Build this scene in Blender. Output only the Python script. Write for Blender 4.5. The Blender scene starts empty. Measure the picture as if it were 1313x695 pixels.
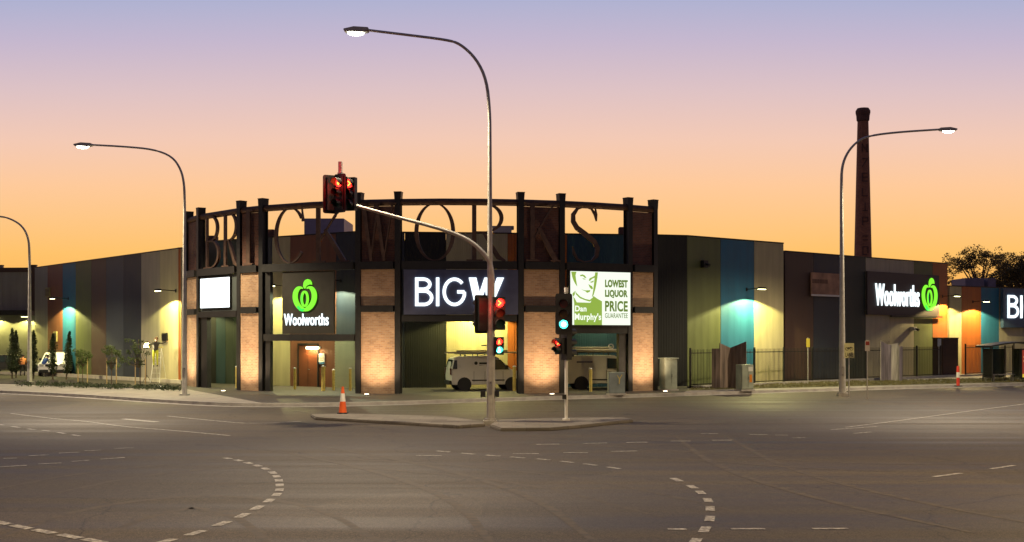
import bpy, bmesh, math, random
from mathutils import Vector, Matrix
random.seed(11)
R = math.radians
S = bpy.context.scene
C = S.collection
# ------------------------------------------------------------------ camera, sky, exposure
F = 1500.0; PX0 = 656.5; HY = 430.0; EYE = 3.0     # focal length and horizon of the photo, eye height
cam = bpy.data.cameras.new('camera'); co = bpy.data.objects.new('camera', cam); C.objects.link(co)
cam.sensor_width = 36; cam.lens = 36 * F / 1313; cam.shift_y = (HY - 347.5) / 1313
co.location = (0, 0, EYE); co.rotation_euler = (R(90), 0, 0)
cam.clip_start = .3; cam.clip_end = 4000; S.camera = co
S.view_settings.view_transform = 'Standard'; S.view_settings.look = 'None'
S.view_settings.exposure = 0; S.view_settings.gamma = 1; S.view_settings.use_curve_mapping = False
S.cycles.use_denoising = True; S.cycles.max_bounces = 5; S.cycles.diffuse_bounces = 3
S.cycles.sample_clamp_indirect = 6; S.cycles.caustics_reflective = False; S.cycles.caustics_refractive = False

def lin(c):
    return tuple(((v / 255) / 12.92 if v / 255 <= .04045 else ((v / 255 + .055) / 1.055) ** 2.4) for v in c) + (1,)

W = bpy.data.worlds.new("World"); S.world = W; W.use_nodes = True
n = W.node_tree; n.nodes.clear()
tc = n.nodes.new('ShaderNodeTexCoord'); sp = n.nodes.new('ShaderNodeSeparateXYZ'); n.links.new(tc.outputs['Generated'], sp.inputs[0])
def ramp(stops):
    r = n.nodes.new('ShaderNodeValToRGB'); e = r.color_ramp.elements
    while len(e) < len(stops): e.new(.5)
    for el, (p, c) in zip(e, stops): el.position = p; el.color = lin(c)
    return r
west = ramp([(0, (236, 140, 56)), (.03, (251, 176, 84)), (.07, (253, 193, 106)), (.098, (253, 197, 131)), (.128, (253, 200, 153)),
             (.165, (242, 200, 179)), (.205, (221, 193, 195)), (.245, (196, 182, 205)), (.275, (175, 177, 208)), (.42, (118, 126, 170)), (1, (56, 70, 116))])
east = ramp([(0, (112, 86, 74)), (.08, (134, 106, 94)), (.25, (108, 92, 96)), (.5, (70, 70, 94)), (1, (56, 70, 116))])
q1 = n.nodes.new('ShaderNodeMath'); q1.operation = 'MULTIPLY'; n.links.new(sp.outputs['X'], q1.inputs[0]); n.links.new(sp.outputs['X'], q1.inputs[1])
q2 = n.nodes.new('ShaderNodeMath'); q2.operation = 'MULTIPLY_ADD'; n.links.new(q1.outputs[0], q2.inputs[0]); q2.inputs[1].default_value = .6; q2.inputs[2].default_value = 1
q3 = n.nodes.new('ShaderNodeMath'); q3.operation = 'MULTIPLY'; n.links.new(q2.outputs[0], q3.inputs[0]); n.links.new(sp.outputs['Z'], q3.inputs[1])
n.links.new(q3.outputs[0], west.inputs[0]); n.links.new(sp.outputs['Z'], east.inputs[0])
mr = n.nodes.new('ShaderNodeMapRange'); mr.interpolation_type = 'SMOOTHSTEP'
mr.inputs['From Min'].default_value = -.35; mr.inputs['From Max'].default_value = .75
n.links.new(sp.outputs['Y'], mr.inputs['Value'])
mx = n.nodes.new('ShaderNodeMix'); mx.data_type = 'RGBA'
n.links.new(mr.outputs[0], mx.inputs['Factor']); n.links.new(east.outputs[0], mx.inputs[6]); n.links.new(west.outputs[0], mx.inputs[7])
# thin physical twilight on top of the colour bands
sky = n.nodes.new('ShaderNodeTexSky'); sky.sky_type = 'NISHITA'; sky.sun_disc = False
sky.sun_elevation = R(-1.5); sky.sun_rotation = R(8)
bg1 = n.nodes.new('ShaderNodeBackground'); bg1.inputs[1].default_value = 1.0; n.links.new(mx.outputs[2], bg1.inputs[0])
bg2 = n.nodes.new('ShaderNodeBackground'); bg2.inputs[1].default_value = 0.02; n.links.new(sky.outputs[0], bg2.inputs[0])
ad = n.nodes.new('ShaderNodeAddShader'); out = n.nodes.new('ShaderNodeOutputWorld')
n.links.new(bg1.outputs[0], ad.inputs[0]); n.links.new(bg2.outputs[0], ad.inputs[1]); n.links.new(ad.outputs[0], out.inputs[0])
# the afterglow where the sun has just set, behind the building
sl = bpy.data.lights.new('sunset_glow', 'SUN'); sl.energy = .25; sl.angle = R(12); sl.color = (1, .55, .25)
so = bpy.data.objects.new('sunset_glow', sl); C.objects.link(so); so.rotation_euler = (R(-87), 0, R(-8))

LAMP = 1.0      # strength of all street lamps
# ------------------------------------------------------------------ helpers
def X(px, Y): return (px - PX0) * Y / F
def Z(py, Y): return EYE + (HY - py) * Y / F
def gnd(px, py):
    Y = EYE * F / (py - HY); return Vector((X(px, Y), Y, 0))
def on_line(px, A, B):
    """point of the plan line A-B seen at image column px"""
    k = (px - PX0) / F; dx, dy = B[0] - A[0], B[1] - A[1]
    t = (k * A[1] - A[0]) / (dx - k * dy)
    return Vector((A[0] + dx * t, A[1] + dy * t, 0))
ACX, ACY, AR = -3.15, 74.5, 17.1
def arc(px, r=AR):
    k = (px - PX0) / F
    a = k * k + 1; b = -2 * (k * ACX + ACY); c = ACX ** 2 + ACY ** 2 - r * r
    Y = (-b - math.sqrt(b * b - 4 * a * c)) / (2 * a)
    return Vector((k * Y, Y, 0))
def rz_of(A, B): return math.atan2(B[1] - A[1], B[0] - A[0])

class MB:
    def __init__(s): s.v = []; s.f = []; s.uv = []; s.mi = []; s.cur = 0
    def add(s, vs, fs, uvs=None):
        o = len(s.v); s.v += [tuple(v) for v in vs]
        for i, f in enumerate(fs):
            s.f.append(tuple(o + k for k in f)); s.mi.append(s.cur)
            s.uv.append(uvs[i] if uvs else [(vs[k][0] + vs[k][1], vs[k][2]) for k in f])
    def box(s, x0, x1, y0, y1, z0, z1):
        v = [(x0, y0, z0), (x1, y0, z0), (x1, y1, z0), (x0, y1, z0), (x0, y0, z1), (x1, y0, z1), (x1, y1, z1), (x0, y1, z1)]
        f = [(0, 1, 5, 4), (1, 2, 6, 5), (2, 3, 7, 6), (3, 0, 4, 7), (4, 5, 6, 7), (3, 2, 1, 0)]
        ax = [0, 1, 0, 1, 2, 2]
        uv = []
        for q, a in zip(f, ax):
            uv.append([((v[k][0], v[k][2]) if a == 0 else (v[k][1], v[k][2]) if a == 1 else (v[k][0], v[k][1])) for k in q])
        s.add(v, f, uv); return s
    def prism(s, poly, y0, y1):
        """polygon in x-z, extruded from y0 (front) to y1"""
        m = len(poly); v = [(p[0], y0, p[1]) for p in poly] + [(p[0], y1, p[1]) for p in poly]
        ar = sum(poly[i][0] * poly[(i + 1) % m][1] - poly[(i + 1) % m][0] * poly[i][1] for i in range(m))
        idx = list(range(m)) if ar > 0 else list(range(m))[::-1]
        f = [tuple(idx), tuple(m + k for k in idx[::-1])]
        for a in range(m):
            i, j = idx[a], idx[(a + 1) % m]; f.append((i, m + i, m + j, j))
        s.add(v, f); return s
    def slab(s, poly, z0, z1):
        """polygon in x-y between two heights"""
        m = len(poly); v = [(p[0], p[1], z0) for p in poly] + [(p[0], p[1], z1) for p in poly]
        ar = sum(poly[i][0] * poly[(i + 1) % m][1] - poly[(i + 1) % m][0] * poly[i][1] for i in range(m))
        idx = list(range(m)) if ar > 0 else list(range(m))[::-1]
        f = [tuple(m + k for k in idx), tuple(idx[::-1])]
        for a in range(m):
            i, j = idx[a], idx[(a + 1) % m]; f.append((i, j, m + j, m + i))
        s.add(v, f, [[(v[k][0], v[k][1]) for k in q] for q in f]); return s
    def tube(s, pts, rs, k=10, cap=True):
        pts = [Vector(p) for p in pts]
        if not isinstance(rs, (list, tuple)): rs = [rs] * len(pts)
        vs = []; ref = None
        for i, p in enumerate(pts):
            d = (pts[min(i + 1, len(pts) - 1)] - pts[max(i - 1, 0)]).normalized()
            if ref is None: ref = Vector((0, 0, 1)) if abs(d.z) < .9 else Vector((1, 0, 0))
            a = d.cross(ref).normalized(); b = d.cross(a).normalized(); ref = -b if False else b.cross(d).cross(d) * -1 if False else ref
            if abs(d.dot(ref)) > .97: ref = Vector((0, 1, 0)); a = d.cross(ref).normalized(); b = d.cross(a).normalized()
            for j in range(k):
                t = 2 * math.pi * j / k; vs.append(p + (a * math.cos(t) + b * math.sin(t)) * rs[i])
        fs = [(i * k + j, i * k + (j + 1) % k, (i + 1) * k + (j + 1) % k, (i + 1) * k + j) for i in range(len(pts) - 1) for j in range(k)]
        uv = [[(j / k, i), ((j + 1) / k, i), ((j + 1) / k, i + 1), (j / k, i + 1)] for i in range(len(pts) - 1) for j in range(k)]
        if cap:
            fs += [tuple(range(k))[::-1], tuple((len(pts) - 1) * k + j for j in range(k))]; uv += [[(0, 0)] * k] * 2
        s.add(vs, fs, uv); return s
    def ribbon(s, pts, y0, y1):
        """stroke of changing width in the x-z plane; pts = (x, z, width)"""
        L = []; Rr = []
        for i, (x, z, w) in enumerate(pts):
            a = pts[max(i - 1, 0)]; b = pts[min(i + 1, len(pts) - 1)]
            dx, dz = b[0] - a[0], b[1] - a[1]; l = math.hypot(dx, dz) or 1
            nx, nz = -dz / l, dx / l
            L.append((x + nx * w / 2, z + nz * w / 2)); Rr.append((x - nx * w / 2, z - nz * w / 2))
        m = len(pts)
        v = [(p[0], y0, p[1]) for p in L] + [(p[0], y0, p[1]) for p in Rr] + [(p[0], y1, p[1]) for p in L] + [(p[0], y1, p[1]) for p in Rr]
        f = []
        for i in range(m - 1):
            f += [(i, i + m, i + m + 1, i + 1), (2 * m + i, 2 * m + i + 1, 3 * m + i + 1, 3 * m + i),
                  (i, i + 1, 2 * m + i + 1, 2 * m + i), (m + i, 3 * m + i, 3 * m + i + 1, m + i + 1)]
        f += [(0, 2 * m, 3 * m, m), (m - 1, 2 * m - 1, 4 * m - 1, 3 * m - 1)]
        s.add(v, f); return s
    def mesh(s, me, M=None):
        o = len(s.v)
        for v in me.vertices: s.v.append(tuple((M @ v.co) if M else v.co))
        for p in me.polygons:
            s.f.append(tuple(o + k for k in p.vertices)); s.mi.append(s.cur); s.uv.append([(0, 0)] * len(p.vertices))
        return s
    def build(s, name, mat, parent=None, bevel=0, smooth=False, seg=2):
        me = bpy.data.meshes.new(name); me.from_pydata(s.v, [], s.f)
        uvl = me.uv_layers.new(name='UVMap'); k = 0
        for u in s.uv:
            for c in u: uvl.data[k].uv = c; k += 1
        for m in (mat if isinstance(mat, list) else [mat]): me.materials.append(m)
        for p, m in zip(me.polygons, s.mi): p.material_index = m
        if bevel:
            bm = bmesh.new(); bm.from_mesh(me); bmesh.ops.remove_doubles(bm, verts=bm.verts, dist=1e-5)
            es = [e for e in bm.edges if len(e.link_faces) == 2 and e.calc_face_angle(0) > .5]
            bmesh.ops.bevel(bm, geom=es, offset=bevel, segments=seg, affect='EDGES', clamp_overlap=True); bm.to_mesh(me); bm.free()
        if smooth:
            me.polygons.foreach_set('use_smooth', [True] * len(me.polygons))
            try: me.set_sharp_from_angle(angle=R(35))
            except Exception: pass
        me.update()
        o = bpy.data.objects.new(name, me); C.objects.link(o)
        if parent: o.parent = parent
        return o

def tag(o, label=None, cat=None, group=None, kind=None):
    if label: o['label'] = label
    if cat: o['category'] = cat
    if group: o['group'] = group
    if kind: o['kind'] = kind
    return o
def thing(name, label, cat, loc=(0, 0, 0), rz=0, group=None):
    o = bpy.data.objects.new(name, None); o.empty_display_size = .3; C.objects.link(o)
    o.location = loc; o.rotation_euler = (0, 0, rz); return tag(o, label, cat, group)
def copy_tree(o, parent=None):
    c = o.copy(); C.objects.link(c); c.parent = parent
    for ch in o.children: copy_tree(ch, c)
    return c
def text_mesh(s, x0, z0, w, h, depth, weight=0, shear=0, bias=0):
    cu = bpy.data.curves.new('t', 'FONT'); cu.body = s; cu.size = 1; cu.offset = weight; cu.shear = shear; cu.extrude = .5
    cu.resolution_u = 5; cu.space_character = 1.06 if weight >= 0 else 1
    o = bpy.data.objects.new('t', cu); C.objects.link(o)
    me = bpy.data.meshes.new_from_object(o.evaluated_get(bpy.context.evaluated_depsgraph_get()))
    bpy.data.objects.remove(o); 
    xs = [v.co.x for v in me.vertices]; ys = [v.co.y for v in me.vertices]
    a, b, c, d = min(xs), max(xs), min(ys), max(ys)
    for v in me.vertices:
        x = x0 + (v.co.x - a) / (b - a) * w; z = z0 + (v.co.y - c) / (d - c) * h; v.co = (x, -bias - depth * (.5 + v.co.z), z)
    return me

# ------------------------------------------------------------------ materials
def mat(name, col, rough=.6, metal=0, var=.12, scale=3, bump=0, bscale=40, spec=.5, dirt=0, ribs=0):
    m = bpy.data.materials.new(name); m.use_nodes = True; t = m.node_tree; b = t.nodes['Principled BSDF']
    b.inputs['Roughness'].default_value = rough; b.inputs['Metallic'].default_value = metal; b.inputs['Specular IOR Level'].default_value = spec
    c = t.nodes.new('ShaderNodeTexCoord')
    nz = t.nodes.new('ShaderNodeTexNoise'); nz.inputs['Scale'].default_value = scale; nz.inputs['Detail'].default_value = 6
    t.links.new(c.outputs['Object'], nz.inputs['Vector'])
    r = t.nodes.new('ShaderNodeMapRange'); r.inputs['From Min'].default_value = .3; r.inputs['From Max'].default_value = .7
    r.inputs['To Min'].default_value = 1 - var; r.inputs['To Max'].default_value = 1 + var
    t.links.new(nz.outputs[0], r.inputs['Value'])
    h = t.nodes.new('ShaderNodeVectorMath'); h.operation = 'SCALE'; h.inputs[0].default_value = col[:3]; t.links.new(r.outputs[0], h.inputs['Scale'])
    t.links.new(h.outputs[0], b.inputs['Base Color'])
    rr = t.nodes.new('ShaderNodeMapRange'); rr.inputs['To Min'].default_value = max(0, rough - .12); rr.inputs['To Max'].default_value = min(1, rough + .12)
    t.links.new(nz.outputs[0], rr.inputs['Value']); t.links.new(rr.outputs[0], b.inputs['Roughness'])
    if ribs:
        uvn = t.nodes.new('ShaderNodeTexCoord')
        wv = t.nodes.new('ShaderNodeTexWave'); wv.inputs['Scale'].default_value = ribs; wv.bands_direction = 'X'; wv.inputs['Distortion'].default_value = 0
        t.links.new(uvn.outputs['UV'], wv.inputs['Vector'])
        bp = t.nodes.new('ShaderNodeBump'); bp.inputs['Strength'].default_value = .35; bp.inputs['Distance'].default_value = .03
        t.links.new(wv.outputs[1], bp.inputs['Height']); t.links.new(bp.outputs[0], b.inputs['Normal'])
    elif bump:
        n2 = t.nodes.new('ShaderNodeTexNoise'); n2.inputs['Scale'].default_value = bscale; n2.inputs['Detail'].default_value = 8
        t.links.new(c.outputs['Object'], n2.inputs['Vector'])
        bp = t.nodes.new('ShaderNodeBump'); bp.inputs['Strength'].default_value = bump; bp.inputs['Distance'].default_value = .02
        t.links.new(n2.outputs[0], bp.inputs['Height']); t.links.new(bp.outputs[0], b.inputs['Normal'])
    return m
def emit(name, col, st, base=(.02, .02, .02)):
    m = bpy.data.materials.new(name); m.use_nodes = True; b = m.node_tree.nodes['Principled BSDF']
    b.inputs['Base Color'].default_value = (*base, 1); b.inputs['Emission Color'].default_value = (*col, 1); b.inputs['Emission Strength'].default_value = st
    b.inputs['Roughness'].default_value = .4
    return m
def brick_mat(name, c1, c2, mortar, bw=.23, bh=.086):
    m = bpy.data.materials.new(name); m.use_nodes = True; t = m.node_tree; b = t.nodes['Principled BSDF']
    c = t.nodes.new('ShaderNodeTexCoord'); br = t.nodes.new('ShaderNodeTexBrick')
    br.inputs['Scale'].default_value = 1; br.inputs['Brick Width'].default_value = bw; br.inputs['Row Height'].default_value = bh
    br.inputs['Mortar Size'].default_value = .006; br.inputs['Color1'].default_value = (*c1, 1); br.inputs['Color2'].default_value = (*c2, 1)
    br.inputs['Mortar'].default_value = (*mortar, 1); br.inputs['Mortar Smooth'].default_value = .2
    t.links.new(c.outputs['UV'], br.inputs['Vector'])
    nz = t.nodes.new('ShaderNodeTexNoise'); nz.inputs['Scale'].default_value = 1.4; nz.inputs['Detail'].default_value = 5; t.links.new(c.outputs['UV'], nz.inputs['Vector'])
    r = t.nodes.new('ShaderNodeMapRange'); r.inputs['To Min'].default_value = .65; r.inputs['To Max'].default_value = 1.35; t.links.new(nz.outputs[0], r.inputs['Value'])
    h = t.nodes.new('ShaderNodeVectorMath'); h.operation = 'SCALE'; t.links.new(br.outputs['Color'], h.inputs[0]); t.links.new(r.outputs[0], h.inputs['Scale'])
    t.links.new(h.outputs[0], b.inputs['Base Color']); b.inputs['Roughness'].default_value = .85
    bp = t.nodes.new('ShaderNodeBump'); bp.inputs['Strength'].default_value = .6; bp.inputs['Distance'].default_value = .012; bp.invert = True
    t.links.new(br.outputs['Fac'], bp.inputs['Height']); t.links.new(bp.outputs[0], b.inputs['Normal'])
    return m
def asphalt_mat():
    m = bpy.data.materials.new('asphalt'); m.use_nodes = True; t = m.node_tree; b = t.nodes['Principled BSDF']
    c = t.nodes.new('ShaderNodeTexCoord')
    def noise(sc, det=4, vec=None, rough=.5):
        q = t.nodes.new('ShaderNodeTexNoise'); q.inputs['Scale'].default_value = sc; q.inputs['Detail'].default_value = det; q.inputs['Roughness'].default_value = rough
        t.links.new(vec or c.outputs['Object'], q.inputs['Vector']); return q.outputs[0]
    def rng(v, a, bb, lo=.3, hi=.7):
        q = t.nodes.new('ShaderNodeMapRange'); q.inputs['From Min'].default_value = lo; q.inputs['From Max'].default_value = hi
        q.inputs['To Min'].default_value = a; q.inputs['To Max'].default_value = bb; t.links.new(v, q.inputs['Value']); return q.outputs[0]
    def mul(a, bb):
        q = t.nodes.new('ShaderNodeMath'); q.operation = 'MULTIPLY'; t.links.new(a, q.inputs[0]); t.links.new(bb, q.inputs[1]); return q.outputs[0]
    mp = t.nodes.new('ShaderNodeMapping'); mp.inputs['Rotation'].default_value = (0, 0, R(-43)); mp.inputs['Scale'].default_value = (.03, .9, 1)
    t.links.new(c.outputs['Object'], mp.inputs['Vector'])
    lanes = rng(noise(1.0, 6, mp.outputs[0], .6), .62, 1.38)
    vp_ = t.nodes.new('ShaderNodeTexVoronoi'); vp_.inputs['Scale'].default_value = .13; vp_.distance = 'CHEBYCHEV'; t.links.new(c.outputs['Object'], vp_.inputs['Vector'])
    sx_ = t.nodes.new('ShaderNodeSeparateXYZ'); t.links.new(vp_.outputs['Color'], sx_.inputs[0]); patch = rng(sx_.outputs[0], .86, 1.12, .2, .8)
    mid = mul(rng(noise(5, 8, None, .75), .78, 1.22), rng(noise(17, 6, None, .85), .5, 1.5))
    vor = t.nodes.new('ShaderNodeTexVoronoi'); vor.inputs['Scale'].default_value = 38; t.links.new(c.outputs['Object'], vor.inputs['Vector'])
    fine = rng(vor.outputs['Distance'], 1.4, .5, 0, .7)
    # thin wandering cracks
    wob = t.nodes.new('ShaderNodeVectorMath'); wob.operation = 'MULTIPLY_ADD'
    nw = t.nodes.new('ShaderNodeTexNoise'); nw.inputs['Scale'].default_value = .8; nw.inputs['Detail'].default_value = 6; t.links.new(c.outputs['Object'], nw.inputs['Vector'])
    wob.inputs[1].default_value = (1.8, 1.8, 0); t.links.new(nw.outputs[1], wob.inputs[0]); t.links.new(c.outputs['Object'], wob.inputs[2])
    vc = t.nodes.new('ShaderNodeTexVoronoi'); vc.feature = 'DISTANCE_TO_EDGE'; vc.inputs['Scale'].default_value = .11; t.links.new(wob.outputs[0], vc.inputs['Vector'])
    crack = rng(vc.outputs['Distance'], .42, 1, .0006, .0032)
    v = mul(mul(mul(mul(lanes, patch), mid), fine), crack)
    h = t.nodes.new('ShaderNodeVectorMath'); h.operation = 'SCALE'; h.inputs[0].default_value = (.092, .073, .046); t.links.new(v, h.inputs['Scale'])
    t.links.new(h.outputs[0], b.inputs['Base Color'])
    t.links.new(rng(noise(1.0, 5, mp.outputs[0]), .55, .8), b.inputs['Roughness'])
    b.inputs['Specular IOR Level'].default_value = .45
    bp = t.nodes.new('ShaderNodeBump'); bp.inputs['Strength'].default_value = .5; bp.inputs['Distance'].default_value = .012
    t.links.new(noise(55, 6, None, .7), bp.inputs['Height']); t.links.new(bp.outputs[0], b.inputs['Normal'])
    return m
def leaf_mat(name, col, var=.5):
    m = mat(name, col, .6, 0, var, 2.5); m.node_tree.nodes['Principled BSDF'].inputs['Specular IOR Level'].default_value = .25
    return m

M_ASPH = asphalt_mat()
M_PATH = mat('footpath_concrete', (.30, .28, .25), .8, 0, .2, 1.2, .3, 30)
M_KERB = mat('kerb_concrete', (.36, .34, .31), .8, 0, .22, 2.5, .3, 30)
M_SOIL = mat('garden_soil', (.035, .028, .018), .95, 0, .5, 4, 1, 12)
M_GRASS = mat('dry_grass', (.10, .095, .04), .95, 0, .5, 1.5, 1, 25)
M_PAINT = mat('road_paint', (.50, .48, .43), .65, 0, .3, 6, .2, 40)
_t = M_PAINT.node_tree; _b = _t.nodes['Principled BSDF']; _src = _b.inputs['Base Color'].links[0].from_socket
_n = _t.nodes.new('ShaderNodeTexNoise'); _n.inputs['Scale'].default_value = 9; _n.inputs['Detail'].default_value = 10; _n.inputs['Roughness'].default_value = .75
_c = _t.nodes.new('ShaderNodeTexCoord'); _t.links.new(_c.outputs['Object'], _n.inputs['Vector'])
_r = _t.nodes.new('ShaderNodeMapRange'); _r.inputs['From Min'].default_value = .44; _r.inputs['From Max'].default_value = .56; _r.inputs['To Min'].default_value = .75; _r.inputs['To Max'].default_value = 0; _t.links.new(_n.outputs[0], _r.inputs['Value'])
_m = _t.nodes.new('ShaderNodeMix'); _m.data_type = 'RGBA'; _m.inputs[7].default_value = (.085, .07, .05, 1); _t.links.new(_r.outputs[0], _m.inputs['Factor']); _t.links.new(_src, _m.inputs[6]); _t.links.new(_m.outputs[2], _b.inputs['Base Color'])
M_STEEL = mat('dark_steel', (.018, .018, .016), .5, .1, .25, 4)
M_RUST = mat('weathered_steel', (.10, .055, .035), .65, .2, .35, 5)
M_GALV = mat('galvanised', (.50, .49, .45), .5, .25, .15, 6)
M_BLACK = mat('black_plastic', (.015, .015, .015), .5)
M_RUBBER = mat('rubber', (.018, .018, .018), .8)
M_GLASS = mat('dark_glass', (.02, .03, .03), .08, 0, .05, 2, spec=.8)
M_WHITE = mat('white_paint', (.75, .74, .70), .35, 0, .05, 2)
M_CHROME = mat('brushed_metal', (.5, .5, .48), .3, .9, .1, 8)
M_BRICK = brick_mat('cream_brick', (.42, .27, .15), (.30, .18, .10), (.36, .32, .26))
M_PATH = brick_mat('footpath_slabs', (.30, .275, .235), (.25, .23, .20), (.10, .09, .08), 1.5, 1.5)
M_ISL = brick_mat('island_slabs', (.20, .18, .15), (.15, .135, .11), (.08, .07, .06), .9, .9)
M_BRICKD = brick_mat('red_brick', (.20, .085, .05), (.13, .06, .04), (.17, .14, .12))
def pan(name, c):
    m = mat(name, c, .55, 0, .16, 1.0, ribs=3.2); t = m.node_tree
    nd = [q for q in t.nodes if q.type == 'TEX_NOISE'][0]; mp = t.nodes.new('ShaderNodeMapping'); mp.inputs['Scale'].default_value = (2.2, 2.2, .28)
    t.links.new(nd.inputs['Vector'].links[0].from_socket, mp.inputs['Vector']); t.links.new(mp.outputs[0], nd.inputs['Vector']); return m
P = {'beige': pan('panel_beige', (.40, .37, .27)), 'cream': pan('panel_cream', (.50, .45, .26)), 'grey': pan('panel_grey', (.27, .26, .22)),
     'brown': pan('panel_brown', (.075, .042, .028)), 'orange': pan('panel_orange', (.42, .12, .02)), 'ember': pan('panel_ember', (.21, .08, .04)), 'rust': pan('panel_rust', (.115, .07, .047)),
     'blue': pan('panel_blue', (.025, .16, .28)), 'deepblue': pan('panel_deep_blue', (.012, .055, .085)), 'steel': pan('panel_steelblue', (.065, .08, .095)), 'navy': pan('panel_navy', (.028, .036, .05)),
     'green': pan('panel_green', (.13, .155, .055)), 'moss': pan('panel_moss', (.035, .055, .035)), 'dkgreen': pan('panel_dark_green', (.014, .028, .022)), 'black': pan('panel_black', (.011, .013, .010)),
     'teal': pan('panel_teal', (.02, .055, .065))}
M_ROOF = mat('roof_sheet', (.12, .12, .12), .6, 0, .2, 1)
M_RED = emit('red_lens_lit', (1, .015, .01), 9); M_GRN = emit('green_lens_lit', (.05, 1, .75), 7)
M_REDHOT = emit('red_lens_centre', (1, .30, .04), 5); M_GRNHOT = emit('green_lens_centre', (.5, 1, .95), 16)
M_AMB_OFF = mat('amber_lens_off', (.10, .05, .01), .3); M_RED_OFF = mat('red_lens_off', (.09, .01, .01), .3); M_GRN_OFF = mat('green_lens_off', (.01, .06, .04), .3)
M_LAMP = emit('lamp_lens_lit', (1, .97, .80), 30)

# ------------------------------------------------------------------ ground, road, paths
g = MB(); nseg = 72
g.slab([(1500 * math.cos(2 * math.pi * i / nseg), 1500 * math.sin(2 * math.pi * i / nseg) + 50) for i in range(nseg)], -.5, 0)
tag(g.build('road', M_ASPH), kind='structure')
kerb = [(-900, 486), (-420, 493), (-160, 498), (0, 504), (100, 509), (245, 519), (330, 522), (480, 520), (640, 514), (860, 508), (1000, 503), (1313, 494), (1700, 484)]
kp = [gnd(*p) for p in kerb]
def smooth_path(pts, it=2):
    for _ in range(it):
        q = [pts[0]]
        for a, b in zip(pts, pts[1:]): q += [a * .75 + b * .25, a * .25 + b * .75]
        pts = q + [pts[-1]]
    return pts
kp = smooth_path(kp, 3)
far = [Vector((kp[-1].x + 40, 330, 0)), Vector((kp[0].x - 60, 330, 0))]
def off(pts, d):
    o = []
    for i, p in enumerate(pts):
        t = (pts[min(i + 1, len(pts) - 1)] - pts[max(i - 1, 0)]).normalized(); o.append(p + Vector((-t.y, t.x, 0)) * d)
    return o
g = MB(); inner = off(kp, .16)
g.slab([(p.x, p.y) for p in inner + far], -.02, .13)
tag(g.build('footpath', M_PATH), kind='structure')
g = MB()
def strip(g, a, b, z0, z1):
    m = len(a)
    for i in range(m - 1):
        v = [(a[i].x, a[i].y, z0), (a[i + 1].x, a[i + 1].y, z0), (b[i + 1].x, b[i + 1].y, z0), (b[i].x, b[i].y, z0)]
        v += [(q[0], q[1], z1) for q in v]
        g.add(v, [(4, 5, 6, 7), (0, 1, 5, 4), (2, 3, 7, 6)])
strip(g, kp, off(kp, .155), -.02, .14)
strip(g, off(kp, -.4), off(kp, -.005), -.02, .006)      # concrete gutter
tag(g.build('kerb', M_KERB), kind='structure')
# planted strip in front of the long wall and verge in front of the fence
LW0, LW1 = Vector((-19.8, 70, 0)), Vector((-36.8, 90.3, 0))
def gy(px, Y): return Vector((X(px, Y), Y, 0))
bed = [gnd(-60, 493), gnd(100, 498), gnd(232, 503), gnd(240, 497.5), gy(228, 69.4), gy(140, 75), gy(40, 84), gy(-120, 88)]
g = MB(); g.slab([(p.x, p.y) for p in bed], .10, .17)
tag(g.build('garden_bed', M_SOIL), kind='structure')
g = MB(); e1 = off([gy(232, 68.6), gy(140, 75.3), gy(96, 79), gy(40, 84), gy(-120, 88)], 0); strip(g, e1, off(e1, -.18), .1, .38)
tag(g.build('bed_edging', mat('pale_edging', (.6, .56, .42), .6)), kind='structure')
vg = [gnd(880, 504), gnd(1000, 500.5), gnd(1313, 492.4), gnd(1500, 487.5), gy(1500, 93), gy(1313, 80), gy(1100, 71.5), gy(980, 66), gy(884, 62)]
g = MB(); g.slab([(p.x, p.y) for p in vg], .10, .155)
tag(g.build('verge', M_GRASS), kind='structure')
M_PAVE = mat('dark_paving', (.055, .048, .040), .7, 0, .3, 1.5, .4, 20)
g = MB(); fc = [p for p in off(kp, .5) if X(330, p.y) < p.x < X(880, p.y)]
g.slab([(p.x, p.y) for p in fc] + [(X(884, 61), 61.5), (9.9, 66), (-8.5, 63.5), (-19, 71), (-19.2, 66)], .05, .134)
tag(g.build('forecourt_paving', M_PAVE), kind='structure')
def island(pts, name='traffic_island'):
    g = MB(); q = [gnd(*p) for p in pts]; g.slab([(p.x, p.y) for p in q], -.02, .10)
    o = g.build(name, M_ISL, bevel=.03); tag(o, kind='structure')
island([(398, 534.6), (442, 533.4), (570, 537), (619, 543.5), (622, 547), (588, 549.5), (500, 544), (404, 538.6)])
island([(640, 541.5), (712, 539.2), (800, 538.5), (812, 541.5), (745, 549), (705, 552.5), (642, 553), (628, 548)])

# dark rubber marks left by turning wheels
g = MB()
rub_z = [.001]
def rubber(cs, w, gauge=1.5):
    q = smooth_path([gnd(*c_) for c_ in cs], 3)
    for o_ in (-gauge / 2, gauge / 2):
        p_ = off(q, o_); rub_z[0] += .0003
        for i_ in range(len(p_) - 1):
            f_ = math.sin(math.pi * (i_ + .5) / (len(p_) - 1)) ** .5 * w
            nn_ = (p_[i_ + 1] - p_[i_]).normalized(); nn_ = Vector((-nn_.y, nn_.x, 0)) * f_ / 2
            g.add([(v_.x, v_.y, rub_z[0]) for v_ in (p_[i_] - nn_, p_[i_ + 1] - nn_, p_[i_ + 1] + nn_, p_[i_] + nn_)], [(0, 1, 2, 3)])
rubber([(60, 690), (150, 655), (260, 640), (360, 655), (420, 700)], .2)
rubber([(-20, 640), (180, 600), (420, 590), (700, 612), (900, 660)], .18)
rubber([(1310, 600), (1080, 600), (900, 585), (720, 572), (560, 575)], .17)
rubber([(700, 700), (640, 640), (520, 600), (380, 575)], .2)
rubber([(1300, 680), (1100, 640), (960, 600), (900, 560)], .2)
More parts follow.
